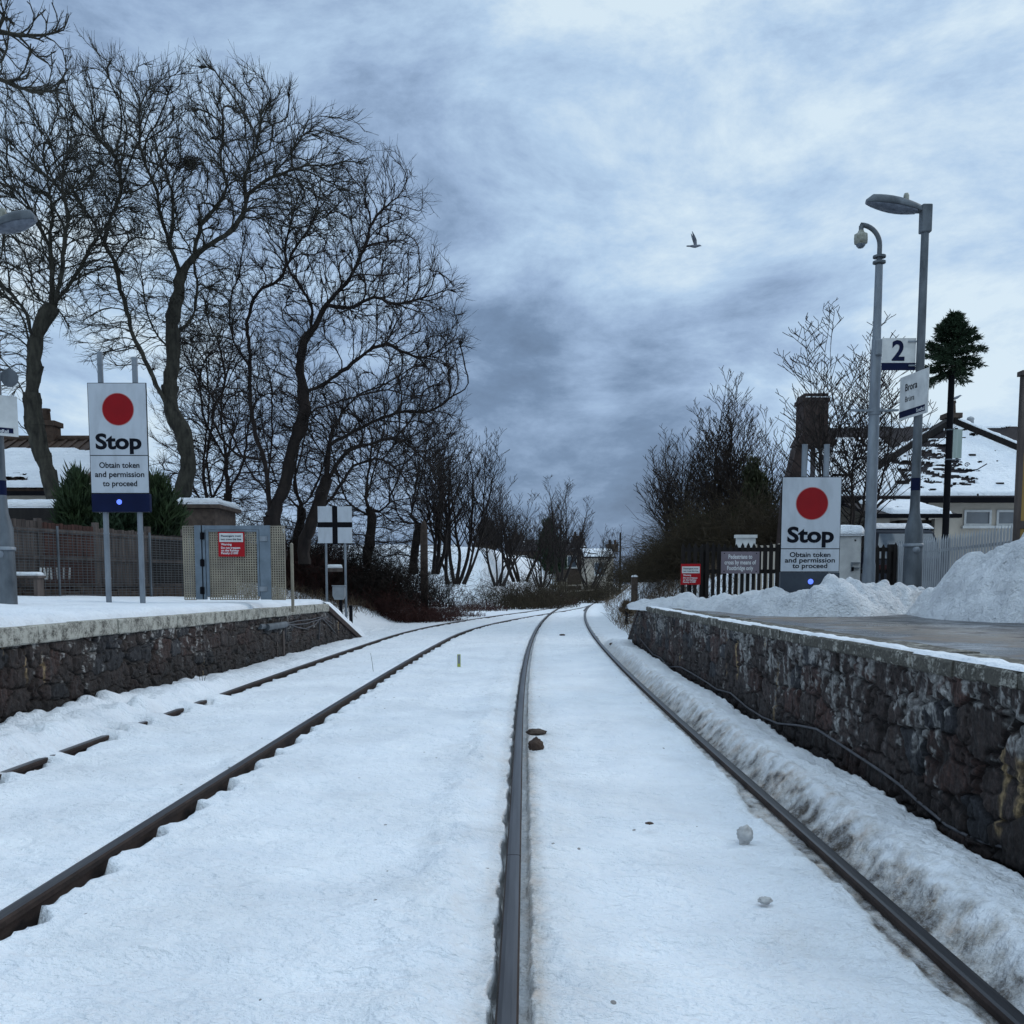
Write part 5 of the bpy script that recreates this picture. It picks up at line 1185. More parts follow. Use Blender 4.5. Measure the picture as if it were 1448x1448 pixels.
grow('bare_tree', 'dark bare tree with wide low drooping branches above the cross sign', [
    [(430, 770, 0), (440, 740, 0), (458, 690, 0), (463, 650, 0), (466, 620, 0), (480, 590, .2), (505, 560, .4), (540, 545, .6)],
    [(460, 680, 0), (490, 640, -.4), (520, 628, -.7), (560, 620, -1), (590, 640, -1.2), (612, 660, -1.3)], [(463, 650, 0), (430, 600, .6), (415, 560, .8)], [(466, 625, 0), (510, 605, .7), (560, 585, .9), (610, 580, 1), (640, 560, 1)], [(440, 735, 0), (480, 690, .6), (500, 660, .9), (540, 650, 1.2), (575, 680, 1.3)]],
    [(545, 595, 105, 65, 0, 2.8, 1), (470, 630, 75, 95, 0, 2, .6), (590, 650, 60, 60, 0, 2, .45), (620, 540, 35, 50, .8, 1.6, .25)], 31, .19, 4800, seed=12, mat='barkd', group=G1, D=.23, tips=2)
grow('bare_tree', 'slender bare tree filling the gap between the mesh gate and the largest trunk', [
    [(325, 770, 0), (322, 700, 0), (318, 640, 0), (312, 580, 0), (322, 520, .2), (335, 460, .3)], [(322, 700, 0), (345, 650, .4), (352, 600, .6), (372, 545, .8)], [(318, 650, 0), (292, 600, -.3), (280, 540, -.5), (268, 500, -.6)], [(325, 760, 0), (300, 700, .6), (292, 650, .8), (300, 600, .9)]],
    [(320, 560, 70, 110, 0, 2.4, 1), (350, 640, 60, 80, 0, 2, .5), (285, 640, 45, 70, .4, 1.6, .4)], 33, .15, 3600, seed=15, mat='barkd', group=G1, D=.25, tips=2)
for u, v0, vt, Y, w_, n_, sd, lab in ((290, 770, 470, 37, 75, 2600, 16, 'background bare tree filling the gap above the snow-roofed outbuilding'), (420, 770, 500, 38, 85, 3400, 17, 'background bare tree directly above the gate and lone grey rod'), (520, 780, 560, 36, 85, 3600, 18, 'tangled bare tree above and right of the cross sign'), (585, 790, 610, 39, 60, 1900, 19, 'low tangled bare tree over the stone pillar')):
    m_ = (v0*2+vt)/3
    grow('bare_tree', lab, [[(u, v0, 0), (u+6, v0-50, 0), (u-3, m_, 0), (u+5, (vt+m_)/2, .2), (u, vt+30, .2)], [(u+4, v0-50, 0), (u-w_*.35, m_, .5), (u-w_*.6, (m_+vt)/2, .8)], [(u+3, v0-55, 0), (u+w_*.3, m_+10, -.4), (u+w_*.65, (m_+vt)/2+10, -.6)], [(u-2, m_, 0), (u+w_*.2, (m_+vt)/2, .7), (u+w_*.3, vt+20, .9)]],
         [(u, (vt+m_)/2+10, w_, (m_-vt)*.62, 0, 2.4, 1), (u, m_+25, w_*1.05, 60, 0, 2.2, .6)], Y, .17, n_, seed=sd, mat='barkd', group=G1, D=.27, tips=2, up=.05)
grow('bare_tree', 'overhanging bare branches of a tree beyond the top left corner', [
    [(-260, 560, 0), (-250, 400, 0), (-220, 260, 0), (-150, 150, 0), (-70, 95, 0), (-5, 110, 0), (45, 130, 0), (90, 125, 0)], [(-150, 150, 0), (-80, 60, .2), (-20, 45, .2), (40, 50, .2), (90, 42, .2)], [(-80, 60, .2), (-30, 10, .3), (20, -10, .3), (50, -30, .3)], [(-5, 110, 0), (40, 128, .1), (75, 128, .1), (100, 135, .1)]],
    [(20, 60, 70, 62, .1, .6, 1), (-70, 60, 60, 80, 0, 1, .7)], 12, .16, 1100, seed=21, D=.14, tiplen=.2, tipr=.0035)
# young upright trees
def sapling(label, u, v0, vt, Y, spread, n, seed, mat='barkd', group=None, name='young_tree', r0=.05, tw=26, lean=0, reach=1.0):
    """clump of upright stems with alternate ascending shoots"""
    rr = random.Random(seed); A, B, ra, rb, isT = [], [], [], [], []
    base = np.array(P(u, v0, Y)); H = P(u, vt, Y).z-base[2]
    def shoot(p, d, L, r, depth):
        n_ = max(4, int(L/.16)); st = L/n_; pts = [p]; d = d/np.linalg.norm(d)
        for i in range(n_):
            d = d+np.array([rr.gauss(0, .055), rr.gauss(0, .055), .06]); d /= np.linalg.norm(d); q = pts[-1]+d*st
            k0 = 1-i/n_; k1 = 1-(i+1)/n_; A.append(pts[-1]); B.append(q); ra.append(max(r*k0, .0085)); rb.append(max(r*k1, .0065)); pts.append(q); isT.append(depth == 0 and i < n_*.4 and st0[0])
            if depth < 3 and i > n_*(.18 if depth == 0 else .1):
                for _ in range(rr.choice((0, 1, 1, 2)) if depth == 0 else rr.choice((0, 0, 1, 1))):
                    a = rr.uniform(0, 2*math.pi); s = rr.uniform(.55, .95); dd = d*(1-s*.35)+np.array([math.cos(a), math.sin(a), .18])*s*reach
                    shoot(q, dd, L*(1-i/n_)*rr.uniform(.32, .62)+.12, r*k1*.55+.002, depth+1)
    st0 = [True]
    for i in range(n):
        st0[0] = i == 0
        a = rr.uniform(0, 2*math.pi); o = rr.uniform(0, .35)*spread
        shoot(base+np.array([math.cos(a)*o*.6, math.sin(a)*o*.6, -.3]), np.array([math.cos(a)*spread*.35/max(H, 1)*3+lean, math.sin(a)*spread*.3/max(H, 1)*3, 1.]), (H+.3)*rr.uniform(.78, 1.10), r0*rr.uniform(.6, 1), 0)
    t = thing(name, tuple(base), label, 'tree', group); A, B, ra, rb = map(np.array, (A, B, ra, rb)); k = ra > .9
    k = np.array(isT)
    tubes_np('trunk', A[k], B[k], ra[k], rb[k], M[mat], t)
    tubes_np('crown', A[~k], B[~k], ra[~k], rb[~k], M[mat], t); return t
sapling('slim bare tree at the left end of the snowy hillside', 612, 800, 585, 38, 1.3, 4, 31, r0=.09)
sapling('fan-shaped bare tree leaning right over the snowy hillside', 645, 815, 600, 40, 2.2, 7, 33, r0=.08, lean=.12)
sapling('thin bare tree rising right of the snowy hillside', 735, 815, 678, 58, 2.2, 5, 35, r0=.10)
sapling('tallest bare tree over the distant houses at the bend', 790, 815, 672, 62, 2.4, 4, 37, r0=.12)
sapling('thin bare tree just left of the distant dark roofed house', 702, 820, 694, 50, 2.0, 6, 55, r0=.08)
sapling('low bushy bare tree directly in front of the small distant conifer', 766, 822, 716, 56, 2.4, 8, 56, r0=.06)
sapling('low bare tree right of the small distant conifer', 832, 825, 735, 75, 3.0, 7, 57, r0=.08)
sapling('upright bare tree on the left flank of the right bank thicket', 962, 800, 612, 38, 1.3, 6, 41, 'twigb', r0=.06, lean=-.12)
sapling('tall pointed bare tree in the middle of the right bank thicket', 1022, 810, 545, 34, 1.3, 7, 43, 'twigb', r0=.08)
sapling('bushy bare tree in the right bank thicket, left of the pointed one', 985, 810, 580, 36, 1.5, 9, 45, 'twigb', r0=.06)
sapling('bare tree in the right bank thicket nearest the brick chimney', 1062, 810, 585, 33, 1.6, 9, 47, 'twigb', r0=.06)
sapling('spreading many-stemmed bare tree between the right stop sign and the snowy house roof', 1190, 790, 452, 23.5, 2.0, 9, 52, 'barkd', name='bare_tree', r0=.055, reach=1.35)
# ---------------------------------------------------------------- thickets, bushes, stalks
def thicket(name, label, spots, mat, seed, n, hgt, leaf=None, kind='stuff', cat=None, r=.007, wander=.25, up=1.0):
    """dense tangle of arching stems; spots = (x, y, z, rx, ry, h)"""
    rr = np.random.default_rng(seed); A, B, ra, rb = [], [], [], []; W = sum(s[3]*s[4]*s[5] for s in spots); LV = []
    for x, y, z, rx, ry, h in spots:
        m = int(n*rx*ry*h/W); a = rr.uniform(0, 2*np.pi, m); q = np.sqrt(rr.random(m)); p = np.c_[x+rx*q*np.cos(a), y+ry*q*np.sin(a), np.full(m, z-.1)+0*q]
        d = np.c_[rr.normal(0, .35, m), rr.normal(0, .35, m), np.full(m, up)]; hh = h*(1-.55*q**2)*rr.uniform(.45, 1.1, m); st = 7; sl = (hh/st)[:, None]
        for i in range(st):
            d = d+rr.normal(0, wander, d.shape)-np.array([0, 0, .05*i]); dn = d/np.linalg.norm(d, axis=1)[:, None]; q2 = p+dn*sl
            A.append(p); B.append(q2); k = 1-i/st*.7; ra.append(np.full(m, r*k)); rb.append(np.full(m, r*k*.85))
            if i > 1:
                s = p+(q2-p)*.5; dd = dn+rr.normal(0, .7, dn.shape); dd /= np.linalg.norm(dd, axis=1)[:, None]; e = s+dd*sl*1.3; A.append(s); B.append(e); ra.append(np.full(m, r*.6)); rb.append(np.full(m, r*.4))
                if leaf: LV.append(s); LV.append(e)
            p = q2
    o = tubes_np(name, np.concatenate(A), np.concatenate(B), np.concatenate(ra), np.concatenate(rb), M[mat])
    if kind: tag(o, kind=kind)
    else: tag(o, label, cat)
    return o
def gz(x, y):
    t = x-float(Xm(y)); t = t*math.sqrt(1+float(dXm(y))**2) if abs(t) < 200 else t
    z, _ = ground_h(np.array([y]), np.array([t])); return float(z[0])
def spot(u, v, Y, rx, ry, h):
    p = P(u, v, Y); return (p.x, Y, gz(p.x, Y), rx, ry, h)
thicket('bramble_thicket', '', [spot(520, 830, 35, 1.6, 1.2, 1.3), spot(560, 830, 35, 1.6, 1.3, 1.5), spot(598, 840, 36, 1.4, 1.2, 1.1), spot(632, 840, 41, 1.5, 1.3, .8), spot(470, 820, 36, 1.4, 1.2, 1.7), spot(672, 840, 50, 1.6, 1.6, .8), spot(725, 840, 58, 2.0, 2, .9), spot(770, 840, 64, 2.0, 2, 1.2), spot(420, 800, 35, 1.8, 1.2, 2.2), spot(370, 800, 35, 2, 1, 2.2)], 'twigr', 61, 7200, 1, r=.009)
thicket('undergrowth', '', [spot(520, 800, 36, 3, 1.5, 3.0), spot(450, 780, 36, 3, 1.5, 3.6), spot(350, 780, 36, 3, 1.5, 3.6)], 'twigb', 63, 3800, 1, r=.010)
thicket('undergrowth', '', [spot(700, 830, 52, 2.2, 1.5, 2.2), spot(730, 830, 54, 2.2, 2, 2.8), spot(762, 825, 58, 2.2, 2, 3.0), spot(800, 825, 70, 3, 2, 3.0), spot(840, 825, 80, 3, 2, 2.6), spot(880, 820, 84, 3, 2, 3.0), spot(905, 810, 70, 2.4, 2, 3.6)], 'twigo', 65, 2400, 1, r=.014)
thicket('bramble_thicket', '', [spot(935, 800, 40, 1.6, 1.4, 1.6), spot(968, 800, 35, 1.6, 1.4, 2.3), spot(1000, 800, 31, 1.5, 1.4, 3.0), spot(1040, 800, 30, 1.6, 1.4, 3.2), spot(1080, 800, 29, 1.4, 1.3, 3.2), spot(1110, 800, 28, 1.2, 1.2, 2.8)], 'twigo', 67, 5200, 1, r=.009)
thicket('undergrowth', '', [spot(968, 790, 42, 1.6, 1.6, 2.6), spot(1005, 790, 38, 1.9, 1.6, 3.6), spot(1050, 790, 36, 2.2, 1.6, 4.0), spot(1090, 790, 33, 2, 1.6, 3.6)], 'twigb', 69, 3800, 1, r=.009)
# dead grass on both banks
def stalks(name, regs, mat, seed, n, h):
    rr = np.random.default_rng(seed); P_ = []
    for Y0, Y1, t0, t1, wt in regs:
        m = int(n*wt); Yq = rr.uniform(Y0, Y1, m); tq = rr.uniform(t0, t1, m); den = fbm(Yq*.7, tq*.9, 3.3, 3) > rr.uniform(-.5, .35, m); Yq, tq = Yq[den], tq[den]
        z, _ = ground_h(Yq, tq); x, y = TRn(Yq, tq); P_.append(np.c_[x, y, z-.03])
    p = np.concatenate(P_); m = len(p); hh = h*rr.uniform(.3, 1.2, m)[:, None]; d = np.c_[rr.normal(0, .45, (m, 2)), np.ones(m)]; d /= np.linalg.norm(d, axis=1)[:, None]
    a = p+d*hh*.6; d2 = d+np.c_[rr.normal(0, .5, (m, 2)), -.5*rr.random(m)]; b = a+d2*hh*.45; o = np.full(m, 1.)
    return tag(tubes_np(name, np.r_[p, a], np.r_[a, b], np.r_[o*.0055, o*.004], np.r_[o*.004, o*.002], M[mat]), kind='stuff')
stalks('dead_grass', [(25, 44, -9.5, -5.3, .8), (44, 60, -9, -3.5, .3), (23, 34, 2.3, 5, .5), (34, 60, 2.4, 6, .4)], 'straw', 71, 5200, .5)
stalks('dead_grass', [(26, 40, -9, -5.6, .5), (24, 36, 2.6, 6, .6)], 'twigb', 73, 2600, .65)
# leafy conifers built of many needle sprays
def sprays(name, pts, dirs, L, W, mat, parent, seed, per=3):
    rr = np.random.default_rng(seed); n = len(pts); V = []; 
    for k in range(per):
        d = dirs+rr.normal(0, .45, dirs.shape); d /= np.linalg.norm(d, axis=1)[:, None]; s = np.cross(d, rr.normal(size=d.shape)); s /= np.linalg.norm(s, axis=1)[:, None]
        l = L*rr.uniform(.5, 1.2, (n, 1)); w = W*rr.uniform(.6, 1.3, (n, 1)); p = pts+rr.normal(0, W*.6, pts.shape)
        V.append(np.stack([p-s*w*.35, p+d*l*.5-s*w*.5, p+d*l, p+d*l*.55+s*w*.5], 1).reshape(-1, 3))
    V = np.concatenate(V); Q = np.arange(len(V)).reshape(-1, 4); return npmesh(name, V, Q, mat, parent, False)
def bush(name, label, u, v0, vt, Y, wpx, seed, mat, n=1500, cat='bush', pointy=.5, group=None, L=.22, W=.05, dep=None):
    rr = np.random.default_rng(seed); b = P(u, v0, Y); H = P(u, vt, Y).z-b.z; rx = wpx/2*Y/F; ry = dep or rx*.8
    t = thing(name, (b.x, Y, b.z), label, cat, group)
    A, B, ra, rb = [], [], [], []; pts = []; dr = []
    nb = 46
    for i in range(nb):
        k = rr.random()**.8; z = H*(.04+.9*k); a = rr.uniform(0, 2*np.pi); R_ = (1-k)**pointy*(.75+.35*rr.random()); p0 = np.array([b.x, Y, b.z+z*.55]); p1 = np.array([b.x+rx*R_*math.cos(a), Y+ry*R_*math.sin(a), b.z+z+.1*H*rr.random()])
        A.append(p0); B.append(p1); ra.append(.02); rb.append(.006); m = max(5, int(n/nb)); s = rr.random(m)**.6; q = p0+(p1-p0)*s[:, None]; d0 = p1-p0; d0 /= np.linalg.norm(d0)
        pts.append(q+rr.normal(0, .10*rx, (m, 3))); dr.append(np.tile(d0*.8+np.array([0, 0, .45]), (m, 1)))
    tubes_np('branches', np.array(A), np.array(B), np.array(ra), np.array(rb), M['barkd'], t)
    mb = MB(); mb.tube([(b.x, Y, b.z-.2), (b.x, Y, b.z+H*.6)], [.05, .02], 8); mb.build('trunk', [M['barkd']], t)
    sprays('foliage', np.concatenate(pts), np.concatenate(dr), L, W, M[mat], t, seed+1, 4); return t
bush('conifer_bush', 'dark green conifer bush with feathery tips left of the left stop sign, over the fence', 112, 790, 672, 22.8, 72, 81, 'needle2', 1700, L=.34, W=.04)
bush('conifer_bush', 'dense dark conifer bush right behind the left stop sign', 175, 795, 688, 22.6, 80, 83, 'needle', 2600, L=.26)
bush('conifer_bush', 'dark green conifer bush between the left stop sign and the mesh gate', 226, 800, 684, 22.8, 92, 85, 'needle2', 1700, L=.34, W=.04)
bush('conifer', 'small dark conifer standing among the distant houses at the bend', 777, 815, 738, 88, 40, 87, 'needle', 900, cat='tree', L=.8, W=.14, pointy=.8)
bush('conifer', 'dark rounded conifer beyond the snowy hillside on the left', 690, 800, 736, 80, 40, 89, 'twigb', 700, cat='tree', L=.9, W=.07, pointy=.6)
bush('evergreen_bush', 'olive green evergreen bush in the right bank thicket', 1062, 815, 655, 31, 80, 91, 'ivy', 2600, L=.16, W=.07)
bush('evergreen_bush', 'low ivy covered bush on the left side of the right bank', 985, 815, 735, 33.5, 90, 93, 'ivy', 3200, L=.15, W=.07, pointy=.4)
bush('evergreen_bush', 'small straggly shrub on the snowy bank by the right platform ramp', 886, 872, 852, 27, 22, 95, 'straw', 200, L=.14, W=.02)
# ---------------------------------------------------------------- black post with a conifer lashed to its top
Y = 22; p = P(1337, 750, Y); zb = P(1337, 545, Y).z; zt = P(1342, 440, Y).z
t = thing('black_lamp_post', (p.x, Y, .9), 'tall slim black post behind the palisade fence, conifer at its top', 'post')
mb = MB(); mb.lathe((p.x, Y, 0), [(.085, .8), (.085, 2.2), (.07, 2.3), (.062, zb+.3)], 14); mb.build('pole', [M['black']], t)
for v in (608, 650):
    z = P(1340, v, Y).z; mb = MB(); mb.lathe((p.x, Y, z), [(.075, -.012), (.075, .012)], 12); mb.beam((p.x, Y, z), (p.x+.26, Y, z), .02, .02); mb.build('banner_arm', [M['galvd']], t)
z0 = P(1340, 650, Y).z; z1 = P(1340, 603, Y).z
mb = MB(); mb.bbox(p.x+.075, p.x+.27, Y-.012, Y+.012, z0+.03, z1-.06); mb.build('banner', [M['banner'] if 'banner' in M else M['palisade']], t)
mb = MB(); z = P(1340, 664, Y).z; mb.tube([(p.x, Y, z), (p.x+.35, Y, z-.02), (p.x+.62, Y, z+.0), (p.x+.82, Y, z+.12)], .012, 6)
for cx_, r in ((.12, .09), (.40, .05)):
    pp = []
    for i in range(22): a = i*.42; rr_ = r*(1-i/26); pp.append((p.x+cx_+rr_*math.cos(a)*1.2, Y, z+.10+rr_*math.sin(a)))
    mb.tube(pp, .009, 5)
mb.build('scroll_bracket', [M['black']], t)
xt = p.x; t = thing('christmas_tree', (xt, Y, zb), 'small conifer lashed to the top of the black post, with a bare curly leader', 'tree')
rr = np.random.default_rng(5); A, B, ra, rb, pts, dr = [], [], [], [], [], []; H = zt-zb
mb = MB(); mb.tube([(xt, Y, zb-.15), (xt, Y, zb+H*.5), (xt+.02, Y, zb+H*.8), (xt-.04, Y, zb+H*.88), (xt+.03, Y, zb+H*.94), (xt+.02, Y, zt)], [.05, .03, .015, .012, .01, .006], 7); mb.tube([(xt+.02, Y, zb+H*.8), (xt-.06, Y, zb+H*.86), (xt-.05, Y, zb+H*.92)], .008, 5); mb.build('trunk', [M['barkd']], t)
for i in range(116):
    k = (i+rr.random())/116; z = zb+H*(.14+.80*k**.9); a = rr.uniform(0, 2*np.pi); R_ = .92*(1-k)**1.15*min(1, .55+2.2*k)*rr.uniform(.6, 1.1)+.03
    p0 = np.array([xt, Y, z]); rise = -.30+.75*min(1, k*2.0)+rr.normal(0, .10); p1 = p0+np.array([math.cos(a)*R_, math.sin(a)*R_, R_*rise+rr.normal(0, .03)])
    A.append(p0); B.append(p1); ra.append(.012); rb.append(.004); m = int(20+78*R_); s = rr.random(m)**.7; d0 = (p1-p0)/np.linalg.norm(p1-p0)
    sd = np.cross(d0, [0, 0, 1.])*rr.choice([-1, 1], m)[:, None]; pts.append(p0+(p1-p0)*s[:, None]+sd*rr.random((m, 1))*.07); dr.append(d0*.9+sd*.7+rr.normal(0, .1, (m, 3)))
tubes_np('branches', np.array(A), np.array(B), np.array(ra), np.array(rb), M['barkd'], t); sprays('foliage', np.concatenate(pts), np.concatenate(dr), .12, .022, M['needle'], t, 6, 3)
# ---------------------------------------------------------------- buildings
def quad(mb, a, b, c, d, mi=0): mb.add([a, b, c, d], [(0, 1, 2, 3)], mi)
def roof_plane(name, a, b, c, d, mat, parent, th=.08):
    """slab with corners a,b (eave) c,d (ridge)"""
    a, b, c, d = map(Vector, (a, b, c, d)); n = (b-a).cross(d-a).normalized(); 
    if n.z < 0: n = -n
    mb = MB(); lo = [v-n*th for v in (a, b, c, d)]; mb.add([a, b, c, d]+lo, [(0, 1, 2, 3), (7, 6, 5, 4), (0, 4, 5, 1), (1, 5, 6, 2), (2, 6, 7, 3), (3, 7, 4, 0)]); return mb.build(name, [mat], parent)
def snow_sheet(name, a, b, c, d, parent, seed, thr, th=.08, nx=150, ny=90, fn=None, ripple=0, sx=1.2, sy=4.5):
    a, b, c, d = [np.array(v, float) for v in (a, b, c, d)]; n = np.cross(b-a, d-a); n /= np.linalg.norm(n); n = n if n[2] > 0 else -n
    A, B = np.meshgrid(np.linspace(0, 1, nx), np.linspace(0, 1, ny), indexing='ij'); Wd = np.linalg.norm(b-a); Hd = np.linalg.norm(d-a)
    p = ((1-A)*(1-B))[..., None]*a+(A*(1-B))[..., None]*b+(A*B)[..., None]*c+((1-A)*B)[..., None]*d
    f = fbm(A*Wd*sx, B*Hd*sy, seed, 4); t_ = thr(A, B) if callable(thr) else thr
    e = np.minimum(np.minimum(A, 1-A)*Wd, np.minimum(B, 1-B)*Hd); m = sstep((f-t_)/.12); h = th*np.sqrt(np.clip(e/.12, 0, 1))*m+.012*fbm(A*Wd*3, B*Hd*3, seed+2, 3)*m+ripple*np.cos(B*Hd*2*np.pi/.30)*m
    p = p+n*(h[..., None]+.004)+np.array([0, 0, 0]); keep = (m[:-1, :-1] > .12) & (m[1:, 1:] > .12) & (m[:-1, 1:] > .12) & (m[1:, :-1] > .12)
    return npmesh(name, p.reshape(-1, 3), gridq(nx, ny, keep), M['snow2'], parent, True)
def window(parent, x0, x1, z0, z1, y, bars=0, fr='whitepaint', w=.06):
    f_ = MB(); f_.bbox(x0, x1, y-.04, y+.02, z0, z0+w); f_.bbox(x0, x1, y-.04, y+.02, z1-w, z1); f_.bbox(x0, x0+w, y-.04, y+.02, z0+w, z1-w); f_.bbox(x1-w, x1, y-.04, y+.02, z0+w, z1-w)
    for i in range(bars): xm = x0+(x1-x0)*(i+1)/(bars+1); f_.bbox(xm-w/2, xm+w/2, y-.035, y+.015, z0+w, z1-w)
    o = f_.build('window', [M[fr]], parent); g_ = MB(); g_.bbox(x0+w, x1-w, y-.005, y+.0, z0+w, z1-w); g_.build('pane', [M['glass']], o)
    s_ = MB(); s_.bbox(x0-.06, x1+.06, y-.12, y+.02, z0-.07, z0-.002); s_.build('sill', [M['whitepaint']], o); return o
def stack(parent, x, y, w, d, z0, z1, mat, pots=1, capz=.12, taper=0, name='chimney'):
    mb = MB(); mb.bbox(x-w/2, x+w/2, y-d/2, y+d/2, z0, z1); mb.bbox(x-w/2-.06, x+w/2+.06, y-d/2-.06, y+d/2+.06, z1-capz, z1+.03); o = mb.build(name, [M[mat]], parent, .012)
    for i in range(pots):
        px = x+(i-(pots-1)/2)*w/max(pots, 1); mb = MB(); mb.lathe((px, y, z1+.03), [(.13, 0), (.11, .30), (.13, .32), (.12, .38)], 12); mb.build('chimney_pot', [M['terra']], o)
    return o
# left cottage
ye, yr = 27.0, 31.0; ze = P(100, 692, ye).z; zr = P(100, 641, yr).z; x1e = P(106, 690, ye).x; xl = -21.
zr0 = P(100, 622, yr).z
t = thing('cottage', (x1e-4, ye, 1.0), 'low cottage behind the left fence, ribbed tile roof mostly under snow, one pot chimney', 'house')
x1 = x1e
mb = MB(); mb.bbox(xl, x1-.25, ye+.35, ye+7.6, .9, ze-.12); mb.add([(x1-.25, ye+.35, ze-.12), (x1-.25, ye+7.6, ze-.12), (x1-.25, yr, zr0-.2), (x1-.3, ye+.35, ze-.12), (x1-.3, ye+7.6, ze-.12), (x1-.3, yr, zr0-.2)], [(0, 1, 2), (5, 4, 3), (0, 2, 5, 3), (1, 4, 5, 2)]); mb.build('wall', [M['cream']], t)
ro = roof_plane('roof', (xl, ye, ze), (x1, ye, ze), (x1, yr, zr0), (xl, yr, zr0), M['terra'], t)
roof_plane('roof', (xl, ye+8, ze), (x1, ye+8, ze), (x1, yr, zr0), (xl, yr, zr0), M['terra'], t)
mb = MB(); x = xl
while x < x1: mb.beam((x, ye, ze+.015), (x, yr, zr0+.015), .09, .05); x += .30
mb.build('roof_ribs', [M['terra']], ro)
mb = MB(); mb.tube([(xl, yr, zr0+.03), (x1+.03, yr, zr0+.03)], .10, 10); mb.build('ridge_tiles', [M['terra']], ro)
snow_sheet('roof_snow', (xl, ye-.03, ze+.03), (x1-.06, ye-.03, ze+.03), (x1-.06, ye+3.15, ze+(zr0-ze)*.78), (xl, ye+3.15, ze+(zr0-ze)*.78), ro, 3, lambda A, B: -.62+.55*sstep((B-.86)/.14)+.75*np.exp(-(((A-.83)/.045)**2+((B-.16)/.10)**2)), .09, 200, 70, ripple=.014)
mb = MB(); mb.bbox(xl, x1, ye-.09, ye-.01, ze-.16, ze-.05); mb.build('gutter', [M['black']], t)
mb = MB()
for k in range(22):
    a = Vector((x1+.02, ye+4*k/22, ze+(zr0-ze)*k/22-.05)); mb.box(a+Vector((0, .09, .04)), (.08, .17, .12), 0)
mb.build('verge_tiles', [M['stoneh']], t)
pc = P(67, 622, yr); stack(t, pc.x, yr, .62, .5, zr0-.4, P(67, 598, yr).z, 'terra', 1)
# snow-topped lean-to roofs nearer the fence
Y = 23.5; t = thing('shed', (P(45, 740, Y).x, Y, 1.0), 'flat roofed dark shed beside the cottage with a deep even layer of snow', 'shed')
a = P(-60, 718, Y); b = P(93, 718, Y); mb = MB(); mb.bbox(a.x, b.x, Y, Y+.06, P(1, 735, Y).z, a.z); mb.build('fascia', [M['blackwood']], t)
mb = MB(); mb.bbox(a.x, b.x, Y+.07, Y+2.2, a.z-.08, a.z); mb.build('roof', [M['blackwood']], t); mb = MB(); mb.bbox(a.x+.15, b.x-.3, Y+.3, Y+2, 1.0, a.z-.085); mb.build('wall', [M['oldwood']], t)
mb = MB(); mb.bbox(b.x-.2, b.x-.1, Y+.1, Y+.2, 1.0, a.z-.1); mb.build('post', [M['oldwood']], t)
snow_cap('roof_snow', a.x, b.x-.02, Y+.02, Y+2.2, a.z+.002, .20, 8, t, over=.02, r=.16)
Y = 25.5; t = thing('outbuilding', (P(290, 740, Y).x, Y, 1.0), 'small brown outbuilding with snow on its roof behind the gate, partly hidden by trunks', 'shed')
a = P(262, 718, Y); b = P(309, 718, Y); mb = MB(); mb.bbox(a.x-.7, b.x-.12, Y+.1, Y+2, .9, a.z-.01); mb.build('wall', [M['stoneh']], t); mb = MB(); mb.bbox(a.x-.8, b.x+.02, Y, Y+2.1, a.z, a.z+.09); mb.build('roof', [M['stoneh']], t)
snow_cap('roof_snow', a.x-.8, b.x, Y, Y+2.1, a.z+.092, .16, 9, t, over=.01, r=.14)
# right-hand house
yf = 27.5; ym = 31.5; ze = P(1300, 703, yf).z; xa = P(1178, 703, yf).x; xb_ = P(1500, 703, yf).x
t = thing('house', (9.5, yf, .9), 'cream rendered house behind the palisade fence with a patchy snowy slate roof', 'house')
apx = P(1345, 599, ym); zr_ = P(1345, 607, ym+1.5).z
mb = MB(); mb.bbox(xa+.35, xb_, yf+.4, yf+9, .85, ze-.05); mb.build('wall', [M['cream']], t)
# front pitched plane (kept as a trapezoid running up to the apex) with stone skews
c_ = Vector((apx.x+.1, ym, apx.z)); d_ = Vector((apx.x-.1, ym, apx.z)); L0 = P(1178, 703, yf); 
pe0 = Vector((P(1178, 703, yf).x, yf, ze)); pe1 = Vector((P(1520, 703, yf).x, yf, ze))
lt = P(1236, 662, yf+1.6); rt = P(1452, 642, yf+2.3)
def on_slope(u, v):
    lo, hi = yf, ym+1
    for _ in range(40):
        m = (lo+hi)/2; z = ze+(apx.z-ze)*(m-yf)/(ym-yf)
        if P(u, v, m).z > z: lo = m
        else: hi = m
    return P(u, v, lo)
lt = on_slope(1238, 664); rt = on_slope(1462, 648)
lb = pe0; rb2 = pe1
# main slate wing behind
wz = P(1300, 603, ym+2).z; wx0 = 9.6; wx1 = P(1560, 603, ym+2).x
back = roof_plane('roof', (wx0-1.0, ym-1.6, wz-2.4), (wx1, ym-1.6, wz-2.4), (wx1, ym+2, wz), (wx0, ym+2, wz), M['slate'], t)
roof_plane('roof', (wx0+1.4, ym+5.6, wz-2.4), (wx1, ym+5.6, wz-2.4), (wx1, ym+2, wz), (wx0, ym+2, wz), M['slate'], t)
snow_sheet('roof_snow', (wx0+.1, ym+1.88, wz-.07), (wx1, ym+1.88, wz-.07), (wx1, ym+2.05, wz+.02), (wx0+.1, ym+2.05, wz+.02), back, 5, -.1, .05, 240, 8)
snow_sheet('roof_snow', (wx0-.85, ym-1.5, wz-2.33), (wx0+2.6, ym-1.5, wz-2.33), (wx0+2.0, ym+1.3, wz-.47), (wx0-.05, ym+1.3, wz-.47), back, 6, -.30, .07, 90, 60)
front = MB(); pts = [lb, rb2, rt, Vector((apx.x, ym, apx.z)), lt]; nrm = (rb2-lb).cross(lt-lb).normalized(); nrm = nrm if nrm.z > 0 else -nrm
